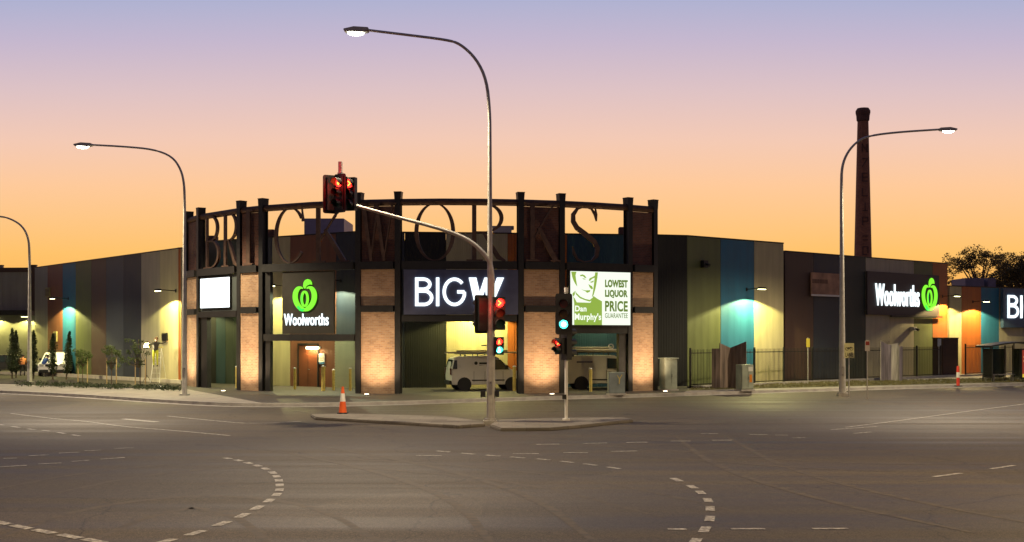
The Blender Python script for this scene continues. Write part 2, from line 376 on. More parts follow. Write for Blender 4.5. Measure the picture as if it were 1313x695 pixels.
_m = mat('rubber_marks', (.080, .064, .042), .72, 0, .5, 5); tag(g.build('road_wear', _m), kind='structure')

# painted markings
g = MB()
def dash(a, b, w):
    d = (b - a).normalized(); nrm = Vector((-d.y, d.x, 0)) * w / 2
    v = [a - nrm, b - nrm, b + nrm, a + nrm]; z = .007
    g.add([(p.x, p.y, z) for p in v], [(0, 1, 2, 3)])
def dashes(cs, frac, w):
    q = [gnd(*c) for c in cs]
    for i, p in enumerate(q):
        a = q[max(i - 1, 0)]; b = q[min(i + 1, len(q) - 1)]
        k = 1 if i in (0, len(q) - 1) else 2
        h = (b - a) / k * frac / 2; dash(p - h, p + h, w)
def line(cs, w):
    q = smooth_path([gnd(*c) for c in cs], 2)
    for a, b in zip(q, q[1:]):
        if (b - a).length > 1e-4: dash(a, b, w)
s1 = lambda x, y: (x / 2.984, 480 + y / 2.984)
s2 = lambda x, y: (400 + x / 2.854, 480 + y / 2.854)
s3 = lambda x, y: (860 + x / 2.726, 440 + y / 2.726)
s4 = lambda x, y: (x / 4.377, 560 + y / 4.377)
dashes([s1(*p) for p in [(870, 322), (912, 330), (950, 340), (985, 350), (1016, 362), (1043, 377), (1058, 391), (1067, 407), (1070, 424), (1069, 443), (1059, 461), (1030, 484), (985, 511), (928, 541), (850, 572), (748, 608), (632, 640), (500, 678)]], .55, .16)
dashes([s1(*p) for p in [(-90, 550), (0, 568), (80, 585), (168, 602), (268, 621), (360, 638), (455, 658)]], .8, .17)
dashes([s3(*p) for p in [(20, 478), (75, 503), (105, 523), (130, 550), (138, 579), (137, 614), (119, 652), (85, 694)]], .5, .16)
dashes([s2(*p) for p in [(480, 283), (570, 291), (662, 298), (753, 305), (846, 312), (933, 321), (1019, 331), (1103, 343)]], .55, .13)
for a, b in [((380, 298), (475, 298)), ((735, 291), (830, 291)), ((920, 287), (1010, 287)), ((820, 257), (905, 256)), ((990, 254), (1080, 252)), ((1095, 283), (1190, 281)), ((1150, 250), (1230, 249))]:
    dash(gnd(*s2(*a)), gnd(*s2(*b)), .12)
for a, b in [((560, 303), (720, 292)), ((920, 468), (1015, 455)), ((1120, 440), (1200, 428)), ((-10, 651), (55, 651)), ((210, 650), (330, 650)), ((495, 649), (620, 649)), ((0, 343), (70, 343)),
             ((145, 340), (215, 340)), ((105, 317), (165, 317)), ((365, 322), (410, 322)), ((275, 320), (340, 320)), ((425, 332), (470, 331)), ((640, 316), (700, 311))]:
    dash(gnd(*s3(*a)), gnd(*s3(*b)), .12)
line([s1(*p) for p in [(40, 150), (200, 170), (330, 180), (480, 202), (640, 213), (880, 235)]], .12)
dashes([s1(*p) for p in [(0, 193), (60, 202), (120, 211), (175, 216), (235, 225), (290, 234)]], .5, .12)
line([s1(*p) for p in [(640, 160), (800, 176), (950, 190), (1100, 184), (1150, 180)]], .12)
dash(gnd(*s1(470, 171)), gnd(*s1(600, 183)), .3)
for a, b in [((20, 123), (95, 121)), ((160, 108), (275, 103)), ((330, 93), (445, 88)), ((475, 80), (570, 76)), ((640, 67), (750, 63)), ((-20, 171), (150, 162)), ((215, 155), (345, 148)), ((400, 140), (500, 133)), ((565, 127), (700, 118))]:
    dash(gnd(*s4(*a)), gnd(*s4(*b)), .11)
for a, b in [((1080, 505.5), (1120, 503.8)), ((1150, 502), (1190, 500.5)), ((370, 514), (0, 0))][:0]:
    dash(gnd(*a), gnd(*b), .1)
line([(1085, 548), (1150, 540), (1230, 529), (1330, 516)], .12)
tag(g.build('road_marking', M_PAINT), kind='structure')

# ------------------------------------------------------------------ buildings of coloured wall panels
def building(label, A, segs, T, back, thick=.25, fascia=True, name='store_building', z0=.1):
    """segs: list of (P0, P1, colour, [optional label])"""
    root = thing(name, label, 'building', (A.x, A.y, z0))
    off0 = Vector((A.x, A.y, z0))
    for sg in segs:
        P0, P1, c = sg[:3]; top = sg[4] if len(sg) > 4 else T; bot = sg[5] if len(sg) > 5 else z0
        e = bpy.data.objects.new('x', None); L = (P1 - P0).length
        g = MB(); gap = .012
        g.box(gap, L - gap, 0, thick, bot, top)
        o = g.build('wall_panel', P[c], root); bpy.data.objects.remove(e)
        o.location = Vector((P0.x, P0.y, 0)) - off0; o.rotation_euler = (0, 0, rz_of(P0, P1))
        if len(sg) > 3 and sg[3]: o['label'] = sg[3]
    # roof and rear mass behind the panels
    pts = [segs[0][0]] + [s[1] for s in segs]
    t = (pts[-1] - pts[0]).normalized(); nb = Vector((-t.y, t.x, 0))
    g = MB(); inn = [p + nb * (thick + .02) - Vector((0, 0, 0)) for p in pts]
    inn[0] = inn[0] + t * .05; inn[-1] = inn[-1] - t * .05
    poly = [(p.x - A.x, p.y - A.y) for p in inn] + [((p + nb * back).x - A.x, (p + nb * back).y - A.y) for p in (inn[-1], inn[0])]
    g.slab(poly, 0, T - z0 - .35); g.build('roof', M_ROOF, root)
    if fascia:
        g = MB()
        for s in segs:
            P0, P1 = s[0], s[1]; d = (P1 - P0).normalized(); m = Vector((-d.y, d.x, 0))
            a, b = P0 - m * .03, P1 - m * .03; c2, d2 = P1 + m * (thick + .05), P0 + m * (thick + .05)
            top = (s[4] if len(s) > 4 else T)
            g.slab([(q.x - A.x, q.y - A.y) for q in (a, b, c2, d2)], top - z0 + .002, top - z0 + .07)
        g.build('parapet_capping', M_STEEL, root)
    return root
def split(A, B, cuts):
    """cuts: [(px0, px1, colour, label)] along the line A-B"""
    return [(on_line(c[0], A, B), on_line(c[1], A, B), c[2], c[3] if len(c) > 3 else None) for c in cuts]
bl = building('long low store wall of tall coloured panels, left of the letter screen', LW1,
    split(LW1, LW0, [(44.5, 61, 'grey'), (61, 80.3, 'ember', 'orange wall panel beside the bright blue one'), (80.3, 97, 'blue', 'bright blue wall panel under the lamp'), (97, 117, 'green'),
                     (117, 136, 'rust'), (136, 158, 'steel'), (158, 181, 'navy'), (181, 205, 'beige'), (205, 232.3, 'cream')]) +
    [(LW0, Vector((-19.25, 70.9, 0)), 'orange')], 8.2, 30)
# far annex with canopy
AX = Vector((-64, 93.2, 0)); BX = Vector((-36.9, 91.4, 0))
an = building('grey flat-fronted store block with a deep canopy over a yellow wall, far left', AX,
    [(on_line(-300, AX, BX), on_line(3, AX, BX), 'grey', None, 8.45, 4.9), (on_line(3, AX, BX), on_line(38, AX, BX), 'grey', None, 8.0, 4.9), (on_line(38, AX, BX), on_line(46, AX, BX), 'brown', None, 8.45, 4.9)], 8.45, 25)
g = MB(); q0, q1 = on_line(-300, AX, BX), on_line(44, AX, BX)
dq = (q1 - q0).normalized(); nq = Vector((-dq.y, dq.x, 0))
def locpoly(pts, A): return [(p.x - A.x, p.y - A.y) for p in pts]
g.slab(locpoly([q0 - nq * 1.6, q1 - nq * .8, q1 + nq * .5, q0 + nq * .5], AX), 4.45, 4.85); g.build('canopy', M_STEEL, an)
g = MB(); g.slab(locpoly([q0 - nq * .05, on_line(38, AX, BX) - nq * .05, on_line(38, AX, BX) - nq * .001, q0 - nq * .001], AX), 7.85, 8.2); g.build('fascia_band', P['brown'], an)
g = MB(); w0, w1 = q0 + nq * .9, q1 + nq * .9
g.box(0, (w1 - w0).length, 0, .2, 0, 4.4); o = g.build('recessed_wall', P['cream'], an); o.location = (w0.x - AX.x, w0.y - AX.y, 0); o.rotation_euler = (0, 0, rz_of(w0, w1))
# central block behind the screen
a = Vector((-16.4, 68.9, 0)); b = Vector((-8.5, 63.6, 0)); c = Vector((.15, 64.6, 0)); d = Vector((8.1, 65.6, 0)); e = Vector((9.9, 66.1, 0)); f = Vector((16.6, 71.5, 0))
a0 = Vector((-19.2, 71.0, 0))
cut1 = [(300, 310, 'green'), (310, 349, 'navy'), (349, 372, 'cream', 'cream wall panel left of the red-brown door'), (372, 431, 'ember'), (431, 447, 'steel')]
segs = [(on_line(252, a0, a), on_line(277, a0, a), 'black'), (on_line(277, a0, a), on_line(289, a0, a), 'teal'), (on_line(289, a0, a), a, 'moss')] + split(a, b, cut1[0:])
segs[3] = (a, segs[3][1], 'moss'); segs[-1] = (segs[-1][0], b, 'navy')
s = split(b, c, [(457, 519, 'navy'), (519, 572, 'black'), (572, 651, 'cream', 'cream wall behind the small van'), (651, 660, 'rust')]); s[0] = (b, s[0][1], 'navy'); s[-1] = (s[-1][0], c, 'orange'); segs += s
s = split(c, d, [(660, 727, 'orange'), (727, 800, 'deepblue', 'blue wall behind the loaded van'), (800, 841, 'dkgreen')]); s[0] = (c, s[0][1], 'orange'); s[-1] = (s[-1][0], d, 'dkgreen'); segs += s
segs.append((d, e, 'black'))
cb = building('main store wall of dark, cream, orange and blue panels behind the letter screen', a0, segs, 8.6, 32)
# rooftop plant on it
def rooftop(parent, A, px0, px1, py0, Y, depth, m, name='rooftop_unit', zb=8.2):
    g = MB(); z1 = Z(py0, Y); g.box(X(px0, Y) - A.x, X(px1, Y) - A.x, Y - A.y, Y + depth - A.y, zb - .1, z1 - .1); return g.build(name, m, parent, bevel=.02)
rooftop(cb, a0, 390, 441, 280, 70, 4, mat('plant_lavender', (.30, .27, .36), .7))
u = rooftop(cb, a0, 632, 656, 290.5, 68, 2, M_GALV); rooftop(cb, a0, 631, 659, 289.5, 67.98, 2.1, M_GALV, 'unit_cap', zb=Z(291, 68))
rooftop(cb, a0, 338, 351, 294, 67.6, .8, M_BRICKD, 'parapet_post'); rooftop(cb, a0, 794, 803, 291, 66.5, .7, M_BRICKD, 'parapet_post')
rooftop(cb, a0, 265, 276, 302, 71.4, .8, M_BRICKD, 'parapet_post')
# right wing, three steps
ra = building('tall store wall with green, blue and cream panels right of the letter screen', e,
    [(e, on_line(924, e, f), 'green', 'green wall panel beside the blue one'), (on_line(924, e, f), on_line(967, e, f), 'blue', 'blue wall panel under the lamp'), (on_line(967, e, f), f, 'cream')], 8.6, 28)
B0 = Vector((16.95, 72.6, 0)); B1 = Vector((31.7, 85.2, 0))
sg = split(B0, B1, [(1007, 1043, 'brown'), (1043, 1079, 'navy'), (1079, 1110, 'dkgreen'), (1110, 1141, 'beige'), (1141, 1172, 'beige'), (1172, 1196, 'green', 'green wall panel under the green logo'), (1196, 1215, 'orange')]); sg[0] = (B0, sg[0][1], 'brown')
rb = building('store wall of brown, navy, beige and orange panels in front of the brick chimney', B0, sg, 8.2, 30)
C0 = Vector((31.95, 85.6, 0)); C1 = Vector((39.75, 90.8, 0))
sg = split(C0, C1, [(1217.5, 1233, 'cream'), (1233, 1258, 'orange', 'orange wall panel with a lamp'), (1258, 1281, 'blue'), (1281, 1350, 'beige'), (1350, 1450, 'grey')])
rc = building('lowest store wall at the far right, below the gum trees', C0, sg, 6.6, 30)
rooftop(rc, C0, 1238, 1262, 356.5, 94, 3, mat('plant_grey', (.22, .19, .24), .7), zb=6.2); rooftop(rc, C0, 1267, 1277, 356.5, 94, 3, mat('plant_grey', (.22, .19, .24), .7), zb=6.2)
# openings in the main wall: door, shutter, vents
def on_wall(px0, px1, A, B, gap=.02):
    P0, P1 = on_line(px0, A, B), on_line(px1, A, B); t = (P1 - P0).normalized(); nn = Vector((t.y, -t.x, 0))
    return P0 + nn * gap, rz_of(P0, P1), (P1 - P0).length
def local_part(root, p, rz):
    def place(o): o.location = Vector((p.x, p.y, 0)) - Vector(root.location); o.rotation_euler = (0, 0, rz); return o
    return place
p, rz, L = on_wall(384, 408, a, b); k = local_part(cb, p, rz)
g = MB(); g.box(0, L, -.05, 0, .12, 2.45); do = k(g.build('door', mat('door_redbrown', (.16, .05, .02), .5), cb, bevel=.01))
g = MB(); g.box(-.08, 0, -.07, 0, .12, 2.55); g.box(L, L + .08, -.07, 0, .12, 2.55); g.box(-.08, L + .08, -.07, 0, 2.455, 2.55); g.box(L / 2 - .01, L / 2 + .01, -.056, -.052, .14, 2.44); g.build('door_frame', M_STEEL, do)
g = MB(); g.tube([(L / 2 + .08, -.06, 1.1), (L / 2 + .08, -.12, 1.1), (L / 2 + .2, -.12, 1.1)], .015, 6); g.build('handle', M_CHROME, do)
p, rz, L = on_wall(431.5, 446, a, b); k = local_part(cb, p, rz)
S0 = on_line(429, a, b); 
g = MB()
sh_m = mat('shutter_paint', (.42, .42, .30), .5, 0, .08, 2)
def shutter(px0, px1, A, B):
    p, rz, L = on_wall(px0, px1, A, B); k = local_part(cb, p, rz); g = MB(); z = .12
    while z < 2.95: g.prism([(0, z), (L, z), (L, z + .11), (0, z + .11)], -.06, 0); g.prism([(0, z + .11), (L, z + .11), (L, z + .15), (0, z + .15)], -.02, 0); z += .15
    k(g.build('roller_shutter', sh_m, cb))
shutter(430.5, 456, a, b)
p, rz, L = on_wall(409, 418, a, b); 

# --------------------------------- the curved screen with brick piers and letters
scr = thing('entrance_screen', 'curved dark steel and brick entrance screen spelling BRICKWORKS in giant serif letters', 'entrance screen', (ACX, ACY, .1))
OFF = Vector((ACX, ACY, .1))
def frame_part(name, m, pxa, pxb, fn, out=0, **kw):
    A, B = arc(pxa), arc(pxb); rz = rz_of(A, B); L = (B - A).length
    g = MB(); fn(g, L); o = g.build(name, m, scr, **kw)
    nn = Vector((math.sin(rz), -math.cos(rz), 0)); q = A + nn * out
    o.location = Vector((q.x, q.y, 0)) - OFF + Vector((0, 0, 0)); o.rotation_euler = (0, 0, rz); return o
cols = [243, 258, 310, 338, 461, 511, 667, 719, 805, 837]
def col_fn(g, L):
    h = 9.86
    g.box(-.14, .14, -.23, -.20, .1, h); g.box(-.14, .14, .16, .19, .1, h); g.box(-.04, .04, -.20, .16, .1, h)
    g.prism([(-.145, h - .3), (.145, h - .3), (.18, h + .16), (-.18, h + .16)], -.235, .195)
    g.box(-.19, .19, -.245, .205, h + .162, h + .2); g.box(-.26, .26, -.3, .3, .1, .13)
for q in cols: frame_part('column', M_RUST if False else M_STEEL, q, q + 6, col_fn)
narrow = [(243, 258), (310, 338), (461, 511), (667, 719), (805, 837)]
wide = [(258, 310), (338, 461), (511, 667), (719, 805)]
ZB = 6.3     # underside of the letters
for (x0, x1) in narrow:
    frame_part('brick_pier', M_BRICK, x0, x1, lambda g, L: g.box(.18, L - .18, -.2, .2, .1, 4.2), label=None) if False else None
    frame_part('brick_pier', M_BRICK, x0, x1, lambda g, L: g.box(.145, L - .145, -.19, .15, .1, 4.15))
    frame_part('brick_pier', M_BRICK, x0, x1, lambda g, L: g.box(.145, L - .145, -.19, .15, 4.47, 6.25))
    frame_part('brick_infill', M_BRICKD, x0, x1, lambda g, L: g.box(.145, L - .145, -.1, .12, 6.63, 9.36))
    for z0, z1 in ((4.152, 4.468), (6.252, 6.628)):
        frame_part('cross_beam', M_STEEL, x0, x1, lambda g, L: (g.box(.175, L - .175, -.36, -.33, z0, z1), g.box(.175, L - .175, -.33, .25, z0 + .03, z1 - .03)))
    frame_part('top_rail', M_RUST, x0, x1, lambda g, L: g.tube([(.0, 0, 9.55), (L, 0, 9.55)], .17, 12))
for (x0, x1) in wide:
    m = max(1, round((x1 - x0) / 50))
    for i in range(m):
        xa = x0 + (x1 - x0) * i / m; xb = x0 + (x1 - x0) * (i + 1) / m
        frame_part('top_rail', M_RUST, xa, xb, lambda g, L: g.tube([(-.02, 0, 9.55), (L + .02, 0, 9.55)], .17, 12))
    frame_part('cross_beam', M_STEEL, x0, x1, lambda g, L: (g.box(.17, L - .17, -.36, -.33, 6.25, 6.64), g.box(.17, L - .17, -.33, .25, 6.28, 6.61)))
frame_part('cross_beam', M_STEEL, 258, 310, lambda g, L: (g.box(.17, L - .17, -.25, .25, 3.98, 4.3), g.box(.17, .9, -.12, .12, .1, 3.97)))
frame_part('cross_beam', M_STEEL, 338, 461, lambda g, L: (g.box(.17, L - .17, -.25, .25, 2.72, 3.06), g.box(.17, .5, -.12, .12, 3.07, 6.24), g.box(.17, .5, -.12, .12, .1, 2.71)))
frame_part('cross_beam', M_STEEL, 511, 667, lambda g, L: g.box(.17, L - .17, -.25, .25, 3.68, 4.0))
frame_part('cross_beam', M_STEEL, 719, 805, lambda g, L: (g.box(.17, L - .17, -.25, .25, 3.1, 3.5), g.box(L - .6, L - .17, -.12, .12, .1, 3.09)))

# letters as strokes (x 0-1 wide, y 0-1 high, stroke width as a share of height)
def ell(cx, cy, rx, ry, t0, t1, wfn, k=28):
    return [(cx + rx * math.cos(R(t0 + (t1 - t0) * i / k)), cy + ry * math.sin(R(t0 + (t1 - t0) * i / k)), wfn(R(t0 + (t1 - t0) * i / k))) for i in range(k + 1)]
thin, th = .016, .070
wv = lambda t: thin + (th - thin) * abs(math.cos(t)) ** 1.3
def stem(x, w=.085): return [[(x, 0, w), (x, 1, w)], [(x - .1, .012, .024), (x + .1, .012, .024)], [(x - .1, .988, .024), (x + .1, .988, .024)]]
def letter(ch, asp):
    """asp = width / height of the letter; strokes come back in units of the height"""
    w = asp
    if ch == 'I': return [[(w / 2, 0, .1), (w / 2, 1, .1)], [(w / 2 - .13, .013, .026), (w / 2 + .13, .013, .026)], [(w / 2 - .13, .987, .026), (w / 2 + .13, .987, .026)]]
    if ch == 'O': return [ell(w / 2, .5, w / 2 - .04, .49, 0, 360, wv, 48)]
    if ch == 'C': return [ell(w / 2, .5, w / 2 - .04, .49, 38, 322, wv, 40), [(w * .86, .99, .01), (w * .88, .88, .02), (w * .90, .74, .05)]]
    if ch == 'B':
        return stem(w * .2, .075)[:1] + [[(0, .012, .024), (w * .5, .012, .024)], [(0, .988, .024), (w * .5, .988, .024)], [(w * .2, .52, .024), (w * .5, .52, .024)],
                ell(w * .45, .755, w * .45, .235, 90, -90, wv, 20), ell(w * .48, .265, w * .5, .255, 90, -90, wv, 20)]
    if ch == 'R':
        return [[(w * .2, 0, .075), (w * .2, 1, .075)], [(0, .012, .024), (w * .42, .012, .024)], [(0, .988, .024), (w * .5, .988, .024)], [(w * .2, .5, .024), (w * .5, .5, .024)],
                ell(w * .45, .745, w * .45, .245, 90, -90, wv, 20), [(w * .42, .5, .03), (w * .62, .28, .07), (w * .82, .06, .085), (w, .0, .03)]]
    if ch == 'K':
        return [[(w * .16, 0, .08), (w * .16, 1, .08)], [(-.02, .012, .024), (w * .36, .012, .024)], [(-.02, .988, .024), (w * .36, .988, .024)],
                [(w * .2, .38, .02), (w * .62, .8, .03), (w * .84, .99, .03)], [(w * .66, .988, .024), (w * .98, .988, .024)], [(w * .36, .58, .05), (w * .64, .28, .085), (w * .9, .0, .09)], [(w * .72, .012, .024), (w * 1.04, .012, .024)]]
    if ch == 'W':
        return [[(w * .06, 1, .08), (w * .30, 0, .05)], [(w * .28, 0, .02), (w * .50, .95, .03)], [(w * .44, 1, .08), (w * .70, 0, .05)], [(w * .68, 0, .02), (w * .95, 1, .03)],
                [(-.04, .988, .024), (w * .17, .988, .024)], [(w * .35, .988, .024), (w * .58, .988, .024)], [(w * .85, .988, .024), (w * 1.05, .988, .024)]]
    if ch == 'S':
        return [[(w * .86, .74, .012), (w * .82, .86, .05), (w * .70, .955, .03), (w * .48, .99, .02), (w * .24, .95, .05), (w * .1, .84, .075), (w * .1, .72, .085), (w * .22, .61, .09), (w * .5, .50, .095),
                 (w * .78, .38, .09), (w * .9, .26, .085), (w * .86, .12, .07), (w * .7, .035, .03), (w * .46, .01, .02), (w * .24, .05, .04), (w * .12, .16, .05), (w * .08, .28, .012)], [(w * .82, .99, .012), (w * .86, .86, .03), (w * .86, .74, .012)]]
def put_letter(ch, x0, x1, z0, z1, out, lab):
    A, B = arc(x0), arc(x1); L = (B - A).length; h = z1 - z0
    def fn(g, LL):
        for i, st in enumerate(letter(ch, L / h)):
            g.ribbon([(x * h, z0 + y * h, w * h) for x, y, w in st], -.05 - .004 * i, .05 + .004 * i)
    o = frame_part('letter', M_LET, x0, x1, fn, out); o['label'] = lab
M_LET = mat('letter_steel', (.12, .072, .047), .6, .2, .3, 4)
LZ0, LZ1 = 6.66, 9.50
for ch, x0, x1, out, lab in [('B', 262, 281, 0, 'first letter of the screen, a B'), ('R', 285, 305.5, 0, 'letter R beside the B'), ('I', 316, 333, .3, 'letter I in front of red brick'),
        ('C', 352, 393, 0, 'letter C open to the sky'), ('K', 401, 446, 0, 'letter K beside the C'), ('W', 466, 508, .3, 'letter W in front of dark brick'), ('O', 531, 584, 0, 'round letter O'),
        ('R', 598, 648, 0, 'letter R beside the O'), ('K', 674, 714, .3, 'second letter K, in front of dark brick'), ('S', 731, 770, 0, 'last letter, an S')]:
    put_letter(ch, x0, x1, LZ0, LZ1, out, lab)

# --------------------------------- signs
def sign_root(name, label, pxa, pxb, line_=None, out=.35, group=None):
    if line_: A, B = on_line(pxa, *line_), on_line(pxb, *line_)
    else: A, B = arc(pxa), arc(pxb)
    rz = rz_of(A, B); nn = Vector((math.sin(rz), -math.cos(rz), 0)); q = A + nn * out
    return thing(name, label, 'sign', (q.x, q.y, 0), rz, group), (B - A).length
M_LIT = emit('letters_lit_white', (.86, .97, 1), 1.7); M_LITG = emit('logo_lit_green', (.22, .95, .03), 1.15); M_LITG2 = emit('logo_lit_green_deep', (.02, .75, .08), 1.3)
def apple(root, cx, cz, h):
    sc = h / 288.; f = lambda x, y, w=0: (cx + (x - 373) * sc, cz - (y - 274) * sc, w * sc)
    Lp = [(350, 212, 8), (326, 202, 20), (298, 212, 36), (274, 245, 46), (268, 290, 48), (280, 335, 46), (306, 372, 44), (340, 396, 40), (372, 406, 26)]
    def sm(pts): return [tuple(v) for v in smooth_path([Vector(p) for p in pts], 2)]
    g = MB(); g.ribbon([f(*p) for p in sm(Lp)], -.10, -.02); g.ribbon([f(746 - x, y, w) for x, y, w in sm(Lp)], -.104, -.02)
    ring = [(373 + 32 * math.cos(t), 306 + 64 * math.sin(t), 17) for t in [R(8 * i) for i in range(46)]]
    g.ribbon([f(*p) for p in ring], -.112, -.02)
    leaf = [(368, 210), (360, 190), (364, 160), (380, 138), (405, 130), (430, 138), (446, 160), (449, 180), (425, 176), (400, 184), (384, 196), (376, 214)]
    g.prism([f(*p)[:2] for p in leaf][::-1], -.10, -.02)
    g.build('logo', M_LITG, root)
    g = MB(); g.ribbon([f(*p) for p in [(300, 372, 20), (330, 402, 26), (350, 408, 22), (373, 400, 12)]], -.108, -.02); g.ribbon([f(*p) for p in [(352, 350, 5), (344, 300, 7), (352, 262, 6)]], -.118, -.02); g.build('logo_shade', M_LITG2, root)
def lettering(root, *runs, m=None, name='lettering'):
    g = MB()
    for r in runs: g.mesh(text_mesh(*r))
    return g.build(name, m or M_LIT, root)
# blank lit box
t, L = sign_root('lightbox_sign', 'blank square white lightbox glowing on the screen, left of the green apple logo', 260, 309, out=.1)
g = MB(); g.box(0, L, -.02, .1, 4.31, 6.23); g.build('backing_panel', mat('sign_backing', (.07, .085, .08), .6), t)
g = MB(); g.box(.14 * L / 2.9, L * .83, -.16, -.022, 4.46, 6.12); g.build('frame', M_STEEL, t)
g = MB(); g.box(.14 * L / 2.9 + .03, L * .83 - .03, -.17, -.161, 4.49, 6.09); g.build('light_face', emit('white_lightbox', (.88, .96, 1), 2.2), t)
# supermarket sign in the screen
t, L = sign_root('supermarket_sign', 'black square sign with a green apple logo above the word Woolworths', 363, 429, out=.05)
g = MB(); g.box(0, L, -.02, .12, 3.07, 6.24); g.build('panel', mat('sign_black', (.035, .032, .022), .5), t)
apple(t, L * .45, 5.02, 1.62); lettering(t, ('Woolworths', L * .045, 3.50, L * .86, .60, .06, .006, 0, .03))
# BIG W
t, L = sign_root('store_sign', 'wide blue-grey sign with white letters BIG W filling the middle bay of the screen', 518, 664, out=.3)
g = MB(); g.box(0, L, -.02, .12, 4.02, 6.22); g.build('panel', mat('sign_blue', (.075, .085, .15), .5), t)
def bigw(t, x0, z0, w, h):
    s = h; th_ = .115 * h
    g = MB(); d0, d1 = -.1, -.03
    def pt(x, y): return (x0 + x * w, z0 + y * h)
    # B, I, G drawn as even strokes; positions as shares of the whole width
    def st(pts, i=0, ww=None): g.ribbon([(*pt(x, y), ww or th_) for x, y in pts], d0 - .003 * i, d1)
    def el(cx, cy, rx, ry, t0, t1, k=24): return [(cx + rx * math.cos(R(t0 + (t1 - t0) * i / k)), cy + ry * math.sin(R(t0 + (t1 - t0) * i / k))) for i in range(k + 1)]
    e = th_ / w / 2; v = th_ / h / 2
    st([(e, 0), (e, 1)]); st([(0, 1 - v), (.09, 1 - v)] + el(.09, .765, .075, .235 - v, 90, -90) + [(.02, .53 + v)], 1)
    st([(.02, .53), (.1, .53)] + el(.1, .265 + v / 2, .085, .265 - v / 2, 90, -90) + [(0, v)], 2)
    st([(.252, 0), (.252, 1)])
    st(el(.44, .5, .115, .5 - v, 42, 345, 30) + [(.55, .5)], 1); st([(.552, .5), (.47, .5)], 2)
    # heavy slanted W
    hv = [[(.60, 1), (.685, 1), (.735, .32), (.715, 0), (.67, 0)], [(.67, 0), (.715, 0), (.735, .12), (.83, 1), (.775, 1)], [(.775, 1), (.83, 1), (.845, .9), (.87, .12), (.85, 0), (.80, 0)], [(.80, 0), (.86, 0), (.995, 1), (.915, 1)]]
    for i, p in enumerate(hv): g.prism([pt(*q) for q in p], d0 - .012 - .003 * i, d1)
    g.build('lettering', M_LIT, t)
bigw(t, L * .10, 4.43, L * .78, 1.4)
# liquor poster sign
t, L = sign_root('liquor_sign', 'lit poster with a man\'s green portrait beside the words LOWEST LIQUOR PRICE GUARANTEE', 727, 803.5, out=.35)
ZA, ZC = Z(416.5, 57.8), Z(347, 57.8)
g = MB(); g.box(-.06, L + .06, 0, .2, ZA - .06, ZC + .06); g.build('frame', M_STEEL, t)
g = MB(); g.box(0, L, -.012, -.001, ZA, ZC); g.build('light_face', emit('poster_white', (.93, 1, .86), 1.05), t)
pg = emit('poster_green', (.33, .52, .07), .85)
PH = ZC - ZA
pf = lambda x, y: ((x - 68) / 617 * L, ZC - (y - 55) / 577 * PH)
g = MB()
shapes = [[(105, 632), (105, 400), (96, 330), (112, 350), (130, 390), (270, 392), (300, 318), (345, 350), (388, 375), (388, 632)],
          [(75, 62), (128, 62), (118, 100), (124, 150), (136, 220), (118, 195), (100, 160), (86, 120)],
          [(318, 62), (346, 62), (340, 120), (328, 200), (318, 250), (300, 312), (284, 335), (296, 270), (306, 190), (312, 120)],
          [(163, 96), (190, 88), (212, 100), (230, 128), (210, 124), (192, 106), (168, 110)], [(252, 150), (262, 128), (290, 114), (318, 96), (316, 118), (286, 134), (262, 158)],
          [(185, 130), (212, 134), (224, 142), (200, 142)], [(264, 168), (290, 158), (304, 150), (298, 170), (276, 176)],
          [(248, 190), (264, 202), (284, 212), (296, 238), (282, 248), (262, 226)], [(172, 250), (220, 260), (268, 256), (262, 274), (236, 286), (216, 268)],
          [(112, 262), (128, 290), (168, 330), (216, 352), (262, 362), (288, 340), (286, 362), (262, 380), (214, 366), (160, 344), (124, 306)],
          [(86, 300), (108, 270), (112, 300), (98, 330)]]
for i, s_ in enumerate(shapes): g.prism([pf(*q) for q in s_], -.018 - .001 * i, -.0125)
g.build('portrait', pg, t)
pw = emit('poster_letters_white', (.93, 1, .86), 1.05)
def pbox(s, x0, y0, x1, y1, w=0, bias=.03): a_, b_ = pf(x0, y1), pf(x1, y0); return (s, a_[0], a_[1], b_[0] - a_[0], b_[1] - a_[1], .004, w, 0, bias)
lettering(t, pbox('Dan', 112, 425, 228, 488, .03, .032), pbox("Murphy's", 108, 505, 378, 600, .03, .032), m=pw)
lettering(t, pbox('LOWEST', 418, 138, 655, 222, .055), pbox('LIQUOR', 418, 248, 655, 340, .055), pbox('PRICE', 418, 368, 655, 485, .035), pbox('GUARANTEE', 418, 502, 655, 556, .01), m=emit('poster_letters_green', (.16, .27, .03), .75))
# right-hand wall signs
t, L = sign_root('supermarket_sign', 'long dark brown wall sign reading Woolworths with a green apple at its right end', 1110, 1202, (B0, B1), .08)
z0, z1 = Z(403, 77), Z(351, 77)
g = MB(); g.box(0, L, -.05, .3 - .25, z0, z1 + .25); g.build('panel', mat('sign_brown', (.05, .036, .035), .55), t)
g = MB(); g.box(L * .3, L * 1.02, -.2, -.052, z0 - .12, z0 - .02); g.build('ledge', M_STEEL, t)
lettering(t, ('Woolworths', L * .10, z0 + .62, L * .60, 1.5, .08, .006, 0, .05))
apple(t, L * .855, (z0 + z1) / 2 + .2, 2.35)
t, L = sign_root('store_sign', 'blue wall sign with white letters BIG W at the right edge of the view', 1281.5, 1365, (C0, C1), .08)
z0, z1 = Z(420, 90), Z(371, 90)
g = MB(); g.box(0, L, -.25, 0, z0, z1 + .05); g.build('panel', mat('sign_blue_wall', (.05, .10, .17), .5), t)
for v in t.children: v.location.y = 0
tt = thing('x', None, None) if False else None
g_before = set(bpy.data.objects)
bigw(t, L * .06, z0 + .72, L * .80, 1.75)
for o in set(bpy.data.objects) - g_before: o.location.y = -.22
t, L = sign_root('billboard', 'faded orange-brown banner board with a white lower edge on the navy wall', 1038, 1078, (B0, B1), .1)
